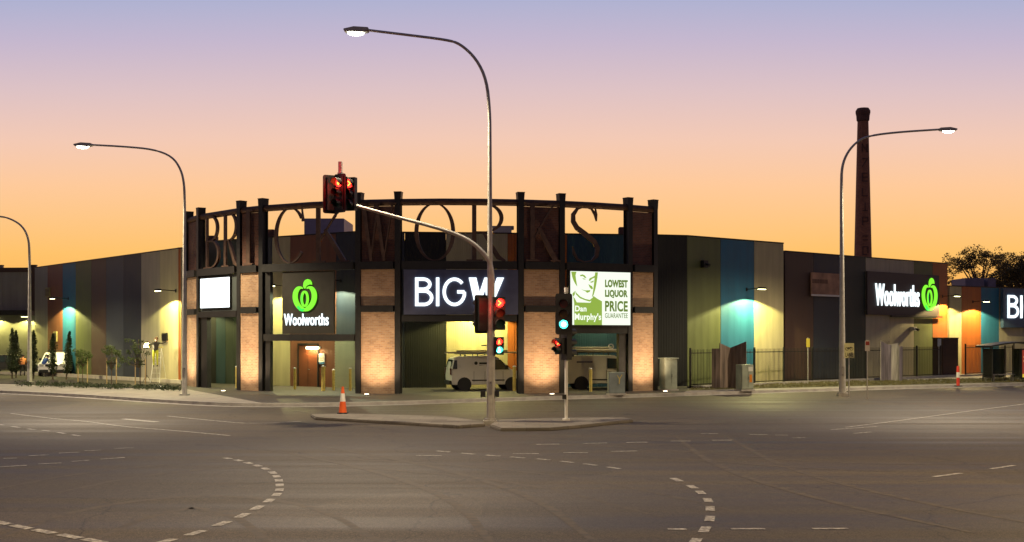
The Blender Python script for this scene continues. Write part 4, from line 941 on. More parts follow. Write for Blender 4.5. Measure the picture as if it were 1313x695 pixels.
# steel fence
def fence(label, P0, P1, h, bars=.13):
    L = (P1 - P0).length; t = thing('steel_fence', label, 'fence', (P0.x, P0.y, .13), rz_of(P0, P1), 'black bar fence along the verge')
    k = max(1, round(L / 2.6))
    for i in range(k + 1): g = MB(); g.box(i * L / k - .04, i * L / k + .04, -.04, .04, 0, h + .08); g.build('post', M_STEEL, t)
    g = MB(); g.box(.04, L - .04, -.02, .02, h - .22, h - .17); g.box(.04, L - .04, -.02, .02, .18, .23); g.build('rail', M_STEEL, t)
    g = MB(); nb = int(L / bars)
    for i in range(nb): x = (i + .5) * L / nb; g.box(x - .011, x + .011, -.035, -.021, .1, h)
    g.build('pickets', M_STEEL, t)
fp = [gy(885, 63.4), gy(1005, 69.3), gy(1110, 74.5), gy(1206, 80.3)]
fence('black bar fence before the green, blue and cream panels', fp[0], fp[1], 2.1); fence('black bar fence before the brown and navy panels', fp[1], fp[2], 2.1); fence('black bar fence before the beige panels and silver-grey sculpture', fp[2], fp[3], 2.1)
fence('black bar fence between the dark brown enclosure and the bus shelter', gy(1238, 82), gy(1300, 86), 2.2)
g = MB(); e2 = [q.copy() for q in fp] + [gy(1300, 86)]; strip(g, off(e2, -.2), off(e2, .2), .1, .26)
tag(g.build('fence_kerb', M_KERB), kind='structure')
# bus shelter
Ys = 72
t = thing('bus_shelter', 'dark glass bus shelter with a curved roof and a lit red poster', 'bus shelter', (X(1266, Ys), Ys, .13), .12)
W_ = 4.2; hr = Z(441, Ys) - .13
for x in (.05, 1.5, 2.0, W_): 
    g = MB(); g.tube([(x, .6, 0), (x, .6, hr - .1)], .04, 8); g.build('post', M_STEEL, t)
for x in (.05, W_): g = MB(); g.tube([(x, -.5, 0), (x, -.5, hr - .1)], .04, 8); g.build('post', M_STEEL, t)
g = MB(); m = 10
poly = [(-.3 + (W_ + .7) * i / m, hr - .12 + .26 * math.sin(math.pi * min(1, i / m * 1.1 + .02))) for i in range(m + 1)]; poly += [(x, z - .09) for x, z in poly[::-1]]
g.prism(poly, -.9, .9); g.build('roof', M_STEEL, t)
gl = mat('shelter_glass', (.05, .06, .05), .1, 0, .05, 2); gl.node_tree.nodes['Principled BSDF'].inputs['Transmission Weight'].default_value = .9
g = MB(); g.box(.12, 1.44, .59, .6, .25, hr - .3); g.box(2.05, W_ - .06, .59, .6, .25, hr - .3); g.build('glass_panel', gl, t)
g = MB(); g.box(.04, .05, -.42, .52, .25, hr - .3); g.build('glass_panel', gl, t)
g = MB(); g.box(.4, 1.9, .1, .5, .42, .47); g.box(.5, .55, .15, .45, 0, .419); g.box(1.75, 1.8, .15, .45, 0, .419); g.build('bench', M_CHROME, t)
g = MB(); g.box(1.85, 3.6, -.62, -.42, .2, 2.05); ap = g.build('advertising_panel', M_STEEL, t)
g = MB(); g.box(1.93, 3.52, -.632, -.621, .3, 1.97); g.build('poster', emit('poster_red', (.32, .03, .015), .9), ap)
g = MB(); g.box(1.93, 3.52, -.637, -.633, .3, .5)
g.build('poster_foot', emit('poster_yellow', (.75, .6, .05), .9), ap)
g = MB()
for r_ in range(2):
    x = 2.0
    while x < 3.4: w2 = random.uniform(.05, .12); g.box(x, x + w2, -.637, -.633, 1.5 - r_ * .25, 1.6 - r_ * .25 + random.uniform(0, .05)); x += w2 + .03
g.prism([(2.0, .55), (2.5, .75), (3.3, 1.05), (3.45, 1.0), (3.3, .7), (2.6, .55)], -.638, -.633)
g.build('poster_print', emit('poster_gold', (.7, .4, .12), .9), ap)
# --------------------------------- chimney
Yk = 140
t = thing('brick_chimney', 'tall tapering round brick chimney standing behind the store', 'chimney', (X(1106.5, Yk), Yk, 0))
zt = Z(139, Yk); m_ = 28; pts = []; rs = []
rb_, rt_ = .98 + .28, .62
g = MB()
def ring_tube(g, zr, k=24):
    for (z0, r0), (z1, r1) in zip(zr, zr[1:]):
        for j in range(k):
            a0_, a1_ = 2 * math.pi * j / k, 2 * math.pi * (j + 1) / k
            v = [(r0 * math.cos(a0_), r0 * math.sin(a0_), z0), (r0 * math.cos(a1_), r0 * math.sin(a1_), z0), (r1 * math.cos(a1_), r1 * math.sin(a1_), z1), (r1 * math.cos(a0_), r1 * math.sin(a0_), z1)]
            g.add(v, [(0, 1, 2, 3)], [[(a0_ * 1, z0), (a1_ * 1, z0), (a1_ * 1, z1), (a0_ * 1, z1)]])
ring_tube(g, [(0, 1.3), (zt - 1.6, rt_ + .02)])
g.build('shaft', brick_mat('chimney_brick', (.44, .19, .09), (.32, .13, .07), (.28, .2, .15), .3, .11), t, smooth=True)
g = MB(); ring_tube(g, [(zt - 1.6, rt_), (zt - 1.45, .74), (zt - .9, .78), (zt - .55, .86), (zt - .3, .86), (zt, .68), (zt, .4)]); g.build('crown_moulding', M_BRICKD, t, smooth=True)
g = MB()
def rad(z): return 1.3 + (rt_ + .02 - 1.3) * z / (zt - 1.6)
zz = 12.6
for k_, gl_ in enumerate([((0, 0, 0, 1), (0, 1, 1, 1), (1, 1, 1, .2), (0, 0, .8, 0)), ((0, .5, 1, .5), (0, 0, 1, 0)), ((0, 0, 0, 1), (0, 1, 1, 1), (0, .5, 1, .5), (1, .5, 1, 1)), ((0, 0, 1, 0), (.5, 0, .5, 1)), ((0, 0, 0, 1), (0, 0, 1, 0)),
                         ((0, 0, 0, 1), (0, 0, 1, 0), (0, .5, 1, .5), (0, 1, 1, 1)), ((0, 0, 1, 1), (0, 1, 1, 1)), ((0, 0, 0, 1), (1, 0, 1, 1), (0, 1, 1, 0))]):
    for (a_, b_, c_, d_) in gl_:
        q = []
        for (u, v) in ((a_, b_), (c_, d_)): q.append(((u - .5) * .62, zz + v * .95))
        rr = rad(zz + .5); g.ribbon([(q[0][0], q[0][1], .13), (q[1][0], q[1][1], .13)], -rr - .05, -rr + .12)
    zz += 1.75
g.build('raised_brickwork', M_BRICKD, t)

# --------------------------------- plants
def leaves(g, c, r, k, size, squash=1):
    for _ in range(k):
        while True:
            d_ = Vector((random.uniform(-1, 1), random.uniform(-1, 1), random.uniform(-1, 1)))
            if d_.length < 1: break
        p = c + Vector((d_.x * r, d_.y * r, d_.z * r * squash)); s_ = size * random.uniform(.6, 1.4)
        u = Vector((random.gauss(0, 1), random.gauss(0, 1), random.gauss(0, 1))).normalized(); w2 = u.cross(Vector((random.gauss(0, 1), random.gauss(0, 1), random.gauss(0, 1)))).normalized()
        g.add([p - u * s_, p + w2 * s_ * .45, p + u * s_, p - w2 * s_ * .45], [(0, 1, 2, 3)])
M_BARK = mat('bark', (.10, .075, .05), .9, 0, .3, 5, .6, 20); M_STAKE = mat('timber_stake', (.45, .34, .16), .8, 0, .2, 6)
L_GUM = leaf_mat('gum_leaves', (.07, .06, .022))
_t = L_GUM.node_tree; _tr = _t.nodes.new('ShaderNodeBsdfTranslucent'); _tr.inputs[0].default_value = (.10, .07, .02, 1); _ad = _t.nodes.new('ShaderNodeAddShader')
_t.links.new(_t.nodes['Principled BSDF'].outputs[0], _ad.inputs[0]); _t.links.new(_tr.outputs[0], _ad.inputs[1]); _t.links.new(_ad.outputs[0], _t.nodes['Material Output'].inputs[0]); L_CYP = leaf_mat('cypress_leaves', (.035, .05, .02)); L_SAP = leaf_mat('sapling_leaves', (.07, .10, .03))
def gum(label, px, Yv, pytop, spread, lean=0):
    x = X(px, Yv); H = Z(pytop, Yv) / .95; spread *= 1.2; t = thing('gum_tree', label, 'tree', (x, Yv, 0), 0, 'gum trees behind the lowest store wall')
    g = MB(); g.tube([(0, 0, 0), (.2 * lean, 0, H * .3), (.5 * lean, .2, H * .6)], [.4, .3, .2], 10)
    cr = MB(); lv = []
    for i in range(15):
        a_ = random.uniform(0, 2 * math.pi); r_ = spread * random.uniform(.25, 1) ** .7; zz = H * random.uniform(.45, .93)
        zz = H * (.93 - .42 * (r_ / spread) ** 2 * random.uniform(.5, 1.2)); 
        p = Vector((r_ * math.cos(a_) + lean * .5, r_ * math.sin(a_) * .7, zz)); mid_ = Vector((p.x * .35, p.y * .35, H * .55 + (zz - H * .5) * .3))
        g.tube([(.3 * lean, .1, H * random.uniform(.3, .5)), mid_, p], [.13, .08, .03], 6, False); lv.append(p)
        for _ in range(random.randint(2, 4)):
            q = p + Vector((random.uniform(-1, 1), random.uniform(-1, 1), random.uniform(-.9, .5))) * spread * .26; g.tube([mid_.lerp(p, .6), q], [.04, .015], 4, False); lv.append(q)
    for q in lv:
        for _ in range(5):
            leaves(cr, q + Vector((random.gauss(0, .45), random.gauss(0, .45), random.gauss(0, .28))), random.uniform(.3, .6), 34, .085, .6)
    g.build('trunk', M_BARK, t); cr.build('crown', L_GUM, t)
gum('gum tree with an uneven crown, nearest the end of the brown-and-beige wall', 1257, 112, 315, 3.1)
gum('broad gum tree behind the roof boxes of the lowest wall', 1284, 116, 321, 2.7, .5)
gum('gum tree cut off by the right edge of the view', 1322, 112, 318, 3.0)
gum('low gum tree between the roof boxes and the right edge', 1302, 122, 338, 2.4)
def cypress(label, px, pyt, pyb, w_):
    Yv = EYE * F / (pyb - HY); x = X(px, Yv); H = Z(pyt, Yv) - .15; t = thing('cypress', label, 'tree', (x, Yv, .15), 0, 'dark pencil cypresses in the garden bed')
    g = MB(); g.tube([(0, 0, 0), (0, 0, H * .9)], [.05, .015], 6); g.build('trunk', M_BARK, t)
    g = MB(); k = 46
    for i in range(k):
        f_ = (i + .5) / k; zz = H * (.16 + .84 * f_); r_ = w_ * (min(1, f_ * 4 + .3)) * (1 - f_) ** .65 + .03
        leaves(g, Vector((random.gauss(0, r_ * .25), random.gauss(0, r_ * .25), zz)), r_ * .85, 60, .05, 1.6)
    g.build('crown', L_CYP, t)
    return t
cypress('dark pencil cypress second from the left edge', 15.5, 421, 489, .42); cypress('dark pencil cypress close left of the short street lamp', 20.5, 424, 488, .36)
cypress('thin dark cypress just right of the short street lamp', 43, 424, 489, .36); cypress('dark cypress in front of the white parked car', 67.5, 428, 490, .32); cypress('leaning dark cypress at the bright blue panel', 85, 425, 490, .34).rotation_euler = (0, R(4), 0)
def sapling(label, px, pyt, pyb, cw, ch, leanx=0, stakes=True):
    Yv = EYE * F / (pyb - HY); x = X(px, Yv); H = Z(pyt, Yv) - .15; t = thing('sapling', label, 'tree', (x, Yv, .15), 0, 'staked young trees in the garden bed')
    g = MB(); g.tube([(0, 0, 0), (leanx * .2, 0, H * .5), (leanx * .4, 0, H * .9)], [.03, .025, .012], 6)
    cr = MB()
    for i in range(26):
        a_ = random.uniform(0, 6.28); q = Vector((leanx + math.cos(a_) * cw * random.uniform(.1, .9), math.sin(a_) * cw * random.uniform(.1, .9), H - ch * random.uniform(.08, .95)))
        g.tube([(leanx * .3, 0, H - ch), q], [.012, .005], 4, False); leaves(cr, q, .17, 34, .055, .8)
    g.build('trunk', M_BARK, t); cr.build('crown', L_SAP, t)
    if stakes:
        for s_ in (-1, 1): gg = MB(); gg.box(s_ * .28 - .025, s_ * .28 + .025, -.025, .025, 0, 1.55); gg.build('stake', M_STAKE, t)
        gg = MB(); gg.box(-.28, .28, -.03, -.026, 1.2, 1.26); gg.build('tie', M_BLACK, t)
sapling('staked young tree before the green panel of the long wall', 106, 446, 494, .6, 1.2); sapling('staked young tree before the dark steel-blue panels of the long wall', 143, 442, 496, .68, 1.5)
sapling('wind-blown young tree with a wide crown beside the ladder', 180, 428, 499, .95, 1.9, -.3)
# low shrubs in the bed and grass tufts on the verge (ground cover)
g = MB()
for _ in range(260):
    u = random.random(); px = 20 + 210 * u; py = 493 + (px - 20) * .03 + random.uniform(0, 4) ; q = gnd(px, py + 2); leaves(g, Vector((q.x, q.y, .26)), .2, 16, .05, .6)
tag(g.build('ground_cover', L_CYP), 'low ground-cover planting in the dark garden bed along the long wall', 'ground cover', kind='stuff')
g = MB()
for _ in range(2600):
    px = random.uniform(885, 1330); f_ = (px - 880) / 433; lo = 504 - 11 * f_; hi = 496.5 - 9.5 * f_; py = random.uniform(hi, lo - .4); q = gnd(px, py)
    for _k in range(5):
        a_ = random.uniform(0, 6.28); r_ = random.uniform(0, .12); hgt = random.uniform(.04, .12); b0 = Vector((q.x + math.cos(a_) * r_, q.y + math.sin(a_) * r_, .15))
        g.add([b0 - Vector((.012, 0, 0)), b0 + Vector((.012, 0, 0)), b0 + Vector((random.uniform(-.05, .05), random.uniform(-.05, .05), hgt))], [(0, 1, 2)])
tag(g.build('grass', leaf_mat('verge_grass', (.13, .12, .045))), 'dry grass tufts on the verge in front of the black fence', 'grass', kind='stuff')

# --------------------------------- vehicles
def vehicle(name, label, cat, loc, rz, prof, hw, belt, tum, wheels, wr, paint, sidewins, front, rearwin, lamps_front=None, extras=None, group=None):
    """prof: side outline (x forward, z); built at full width with the sides leaning in above the belt line"""
    t = thing(name, label, cat, loc, rz, group)
    yw = lambda z: hw * (1 - tum * max(0, z - belt))
    g = MB(); m = len(prof); N = 8; vs = []
    for j in range(N + 1):
        s_ = -1 + 2 * j / N
        for (x, z) in prof:
            k = 1 - .04 * abs(s_) ** 6; xx = x * k if True else x
            vs.append((xx, s_ * yw(z) * 1.0, z))
    ar = sum(prof[i][0] * prof[(i + 1) % m][1] - prof[(i + 1) % m][0] * prof[i][1] for i in range(m)); ccw = ar > 0
    fs = [tuple(range(m)) if ccw else tuple(range(m))[::-1], tuple(N * m + i for i in range(m))[::-1] if ccw else tuple(N * m + i for i in range(m))]
    for j in range(N):
        for i in range(m):
            i2 = (i + 1) % m; q = (j * m + i, (j + 1) * m + i, (j + 1) * m + i2, j * m + i2); fs.append(q if ccw else q[::-1])
    g.add(vs, fs); g.build('body', paint, t, bevel=.035, smooth=True, seg=2)
    for s_ in (-1, 1):
        for w in sidewins:
            g = MB(); v = []
            for dd in (.004, .018):
                v += [(x, s_ * (yw(z) + dd - .0), z) for x, z in w]
            k = len(w); f_ = [tuple(range(k, 2 * k)), tuple(range(k))[::-1]] + [(i, (i + 1) % k, k + (i + 1) % k, k + i) for i in range(k)]
            g.add(v, f_ if s_ < 0 else [q[::-1] for q in f_]); g.build('side_window', M_GLASS, t)
        for wx in wheels:
            g = MB(); disc(g, wx, wr, wr * 1.16, s_ * (hw + .004) - .03, s_ * (hw + .004)); 
            g.build('wheel_arch', M_RUBBER, t)
            g = MB(); y0, y1 = (hw - .2, hw + .012); 
            if s_ < 0: y0, y1 = -y1, -y0
            disc(g, wx, wr, wr, y0, y1, 24); w_o = g.build('wheel', M_RUBBER, t)
            g = MB(); ys = s_ * (hw + .0135); disc(g, wx, wr, wr * .62, min(ys, ys + s_ * .01), max(ys, ys + s_ * .01), 20); g.build('rim', M_CHROME, w_o)
            g = MB()
            for a_ in range(5):
                an_ = R(72 * a_); ys2 = ys + s_ * .012
                g.prism([(wx + wr * .12 * math.cos(an_ - .8), wr + wr * .12 * math.sin(an_ - .8)), (wx + wr * .5 * math.cos(an_ - .3), wr + wr * .5 * math.sin(an_ - .3)), (wx + wr * .5 * math.cos(an_ + .3), wr + wr * .5 * math.sin(an_ + .3))], min(ys2, ys2 + .003), max(ys2, ys2 + .003))
            g.build('rim_slot', M_BLACK, w_o)
        g = MB(); mx_, mz_ = front[0][0] - .25, front[0][1] + .1; g.box(mx_ - .06, mx_ + .06, s_ * (hw + .06) - .08, s_ * (hw + .06) + .08, mz_ - .07, mz_ + .07); g.build('wing_mirror', M_BLACK, t, bevel=.02)
    g = MB(); gx = [-.55 * wheels[1] * 0 - .15 + 0, wheels[1] - wr * 1.5] + ([wheels[0] + wr * 1.6] if cat != 'car' else [.02])
    for s_ in (-1, 1):
        for xg in gx: g.box(xg - .008, xg + .008, min(s_ * (hw + .001), s_ * (hw + .006)), max(s_ * (hw + .001), s_ * (hw + .006)), .42, belt)
        g.box(gx[0] + .1, gx[0] + .26, min(s_ * (hw + .001), s_ * (hw + .03)), max(s_ * (hw + .001), s_ * (hw + .03)), belt - .14, belt - .10)
        g.box(wheels[0] + wr * 1.25, wheels[1] - wr * 1.25, min(s_ * (hw + .001), s_ * (hw + .02)), max(s_ * (hw + .001), s_ * (hw + .02)), .50, .56)
    g.build('door_seams', M_BLACK, t)
    def cross(nm, P0, P1, m_, ins=.14, d=.012):
        (xa, za), (xb, zb) = P0, P1; dx, dz = xb - xa, zb - za; l = math.hypot(dx, dz); nx, nz = dz / l, -dx / l
        if nm != 'windscreen': nx, nz = nx, nz
        v = []
        for dd in (.002, d):
            for (x, z) in (P0, P1):
                for s_ in (-1, 1): v.append((x + nx * dd, s_ * (yw(z) - ins), z + nz * dd))
        g = MB(); g.add(v, [(0, 1, 3, 2), (4, 6, 7, 5), (0, 4, 5, 1), (2, 3, 7, 6), (0, 2, 6, 4), (1, 5, 7, 3)]); return g.build(nm, m_, t)
    cross('windscreen', front[1], front[0], M_GLASS, .1, .02)
    if rearwin: cross('rear_window', rearwin[0], rearwin[1], M_GLASS, .14, .015)
    fx = max(x for x, z in prof); bx = min(x for x, z in prof)
    for s_ in (-1, 1):
        g = MB(); g.box(fx - .16, fx + .004, s_ * (hw - .24) - .14, s_ * (hw - .24) + .14, lamps_front[0], lamps_front[1]); g.build('headlight', lamps_front[2], t, bevel=.02)
        g = MB(); g.box(bx - .004, bx + .06, s_ * (hw - .12) - .07, s_ * (hw - .12) + .07, lamps_front[0] + .1, lamps_front[1] + .25); g.build('tail_light', M_RED_OFF, t, bevel=.01)
    g = MB(); g.box(fx - .10, fx + .03, -hw * .9, hw * .9, .28, .5); g.build('front_bumper', extras or M_BLACK, t, bevel=.03)
    g = MB(); g.box(fx - .02, fx + .012, -hw * .45, hw * .45, lamps_front[0] + .0, lamps_front[1] - .02); g.build('grille', M_BLACK, t)
    g = MB(); g.box(fx + .031, fx + .036, -.2, .2, .34, .45); g.build('number_plate', M_WHITE, t)
    g = MB(); g.box(bx - .05, bx + .1, -hw * .92, hw * .92, .3, .52); g.build('rear_bumper', M_BLACK, t, bevel=.03)
    return t
M_VAN = mat('van_white', (.62, .60, .52), .3, 0, .06, 1.5); M_HL = mat('headlight_glass', (.5, .5, .45), .1)
vp = [(-1.95, .3), (-1.98, .75), (-1.93, 1.25), (-1.80, 1.68), (-1.6, 1.76), (.0, 1.80), (.55, 1.72), (1.30, 1.10), (1.85, .95), (2.0, .78), (2.02, .3)]
van = vehicle('small_van', 'small white panel van with a ladder on its roof rack, parked behind the screen', 'van', (X(621, 62.0), 61.9, .13), R(14), vp, .84, 1.0, .14, (-1.25, 1.3), .32, M_VAN,
    [[(.35, 1.08), (1.15, 1.08), (.72, 1.58), (.35, 1.62)], [(-1.87, 1.12), (-1.62, 1.12), (-1.62, 1.58), (-1.76, 1.58)]], ((1.27, 1.13), (.60, 1.68)), ((-1.935, 1.2), (-1.83, 1.6)), (.72, .92, M_HL))
def rack(t, x0, x1, z, hw, posts=3):
    g = MB()
    for s_ in (-1, 1): g.tube([(x0, s_ * hw, z), (x1, s_ * hw, z)], .022, 6)
    for i in range(posts):
        x = x0 + (x1 - x0) * (i + .5) / posts; g.tube([(x, -hw, z - .01), (x, hw, z - .01)], .02, 6)
        for s_ in (-1, 1): g.box(x - .03, x + .03, s_ * hw - .02, s_ * hw + .02, z - .14, z)
    g.build('roof_rack', M_STEEL, t)
rack(van, -1.5, .5, 1.90, .6)
g = MB(); lc = X(621, 62.0)
g.box(-2.15, 1.95, -.52, -.44, 1.93, 2.0); g.box(-2.15, 1.95, -.16, -.08, 1.93, 2.0)
for i in range(12): g.box(-2.0 + i * .33, -1.96 + i * .33, -.438, -.162, 1.945, 1.985)
ldr = thing('ladder', 'pale ladder lying on the roof rack of the small white van', 'ladder', van.location, R(14)); g.build('rails_and_rungs', mat('ladder_pale', (.7, .66, .48), .4), ldr)
g = MB(); g.box(-1.4, 1.3, .1, .5, 1.93, 2.08); pk = thing('timber_stack', 'dark lengths of timber beside the ladder on the small white van', 'timber', van.location, R(14)); g.build('board', mat('dark_boards', (.10, .07, .04), .8, 0, .3, 3), pk)
g = MB(); disc(g, -.62, 1.42, .09, -.853 + .0, -.846); o = g.build('livery_mark', M_STEEL, van); g = MB(); g.box(-.45, .05, -.853, -.846, 1.36, 1.46); g.box(-.45, -.1, -.853, -.846, 1.27, 1.31); g.build('livery_mark', M_STEEL, van)
for o in van.children:
    if o.name.startswith('livery'): o.location.y = .05
vp2 = [(-2.3, .32), (-2.35, .8), (-2.33, 1.5), (-2.25, 1.74), (-2.0, 1.80), (.30, 1.80), (.50, 1.70), (.95, 1.22), (1.9, 1.08), (2.1, .85), (2.12, .32)]
M_VAN2 = mat('van_cream', (.52, .50, .36), .35, 0, .1, 1.5)
van2 = vehicle('loaded_van', 'cream high-sided van with tubes on its roof rack, parked below the lit poster', 'van', (X(747, 62.6), 62.9, .13), R(6), vp2, .88, 1.05, .10, (-1.5, 1.35), .33, M_VAN2,
    [[(-.1, 1.12), (.8, 1.12), (.42, 1.64), (-.1, 1.66)], [(-1.75, 1.42), (-.9, 1.42), (-.9, 1.5), (-1.75, 1.5)]], ((.93, 1.24), (.53, 1.67)), None, (.75, .98, M_HL))
van2.rotation_euler = (0, 0, R(6)); van2.location.x = X(778, 62.6)
rack(van2, -2.1, .4, 1.95, .7, 3)
ld = thing('roof_load', 'long pale tubes stacked on the rack of the cream van', 'tubes', van2.location, R(6))
g = MB()
for y in (-.62, -.40, -.15): g.tube([(-2.2, y, 2.06), (.75, y, 2.06)], .08, 10)
g.tube([(-2.2, -.5, 2.20), (.2, -.5, 2.20)], .06, 8); g.build('tube', mat('pvc_pale', (.62, .57, .36), .4), ld)
g = MB(); g.ribbon([(.15 + .13 * math.cos(R(i * 24)), 2.27 + .13 * math.sin(R(i * 24)), .05) for i in range(16)], -.6, -.5); g.build('hoop', M_WHITE, ld)
cp = [(-2.2, .35), (-2.25, .8), (-2.15, 1.0), (-1.75, 1.55), (-1.4, 1.66), (.1, 1.68), (.45, 1.6), (1.15, 1.08), (2.0, .95), (2.2, .78), (2.22, .35)]
car = vehicle('parked_car', 'white parked car facing the road behind the cypresses, before the long left wall', 'car', (X(73, 83), 83, .13), R(-78), cp, .9, .98, .26, (-1.35, 1.4), .34, M_WHITE,
    [[(-1.3, 1.05), (-.2, 1.05), (-.2, 1.55), (-1.1, 1.55)], [(-.12, 1.05), (.95, 1.05), (.35, 1.5), (-.12, 1.55)]], ((1.12, 1.1), (.5, 1.56)), ((-2.1, 1.08), (-1.8, 1.5)), (.72, .9, M_HL))
rack(car, -1.2, .1, 1.80, .6, 2)
cp2 = [(-2.1, .35), (-2.15, .8), (-2.0, .98), (-1.5, 1.38), (-1.2, 1.46), (.1, 1.46), (.4, 1.4), (1.05, .98), (1.9, .86), (2.1, .7), (2.12, .35)]
vehicle('parked_car', 'dark parked car seen from its side under the far left canopy, half hidden by cypresses', 'car', (X(14, 86), 86, .13), R(8), cp2, .88, .9, .26, (-1.3, 1.3), .32, mat('car_dark', (.025, .025, .028), .3, 0, .05, 2),
    [[(-1.25, .95), (-.2, .95), (-.2, 1.35), (-1.0, 1.35)], [(-.12, .95), (.9, .95), (.3, 1.33), (-.12, 1.35)]], ((1.02, 1.0), (.45, 1.37)), ((-1.95, 1.0), (-1.55, 1.32)), (.65, .82, M_HL))

# --------------------------------- ladder, work light, people
YL = 70.0
stl = thing('step_ladder', 'white aluminium step ladder standing before the beige wall', 'ladder', (X(203, YL), YL, .13), R(-12))
M_ALU = mat('aluminium', (.72, .72, .62), .4, .3, .1, 5)
for s_ in (-1, 1):
    g = MB(); g.tube([(s_ * .30, -.42, 0), (s_ * .2, 0, 2.15)], .025, 6); g.build('leg', M_ALU, stl)
    g = MB(); g.tube([(s_ * .30, .42, 0), (s_ * .2, .03, 2.12)], .02, 6); g.build('leg', M_ALU, stl)
for i in range(6):
    f_ = (i + 1) / 7; g = MB(); g.box(-.29 + .09 * f_, .29 - .09 * f_, -.42 * (1 - f_) - .05, -.42 * (1 - f_) + .05, 2.15 * f_ - .015, 2.15 * f_ + .015); g.build('step', M_ALU, stl)
g = MB(); g.box(-.22, .22, -.09, .12, 2.13, 2.17); g.build('top_cap', mat('cap_yellow', (.6, .5, .06), .5), stl)
wl = thing('work_light', 'dazzling work floodlight on a stand left of the ladder', 'work light', (X(188, YL), YL, .13))
for a_ in range(3): g = MB(); g.tube([(0, 0, .5), (.35 * math.cos(R(120 * a_)), .35 * math.sin(R(120 * a_)), 0)], .015, 6); g.build('leg', M_STEEL, wl)
g = MB(); g.tube([(0, 0, .4), (0, 0, 2.2)], .018, 8); g.build('mast', M_STEEL, wl)
g = MB(); g.box(-.16, .16, -.06, .08, 2.14, 2.42); g.build('housing', M_YEL, wl, bevel=.015)
g = MB(); g.box(-.14, .14, -.075, -.061, 2.16, 2.40); g.build('lens', emit('work_light_lens', (1, .9, .55), 60), wl)
l = bpy.data.lights.new('flood_beam', 'POINT'); l.energy = 260; l.color = (1, .86, .45); l.shadow_soft_size = .12; o = bpy.data.objects.new('flood_beam', l); C.objects.link(o); o.parent = wl; o.location = (.0, -.22, 2.3)

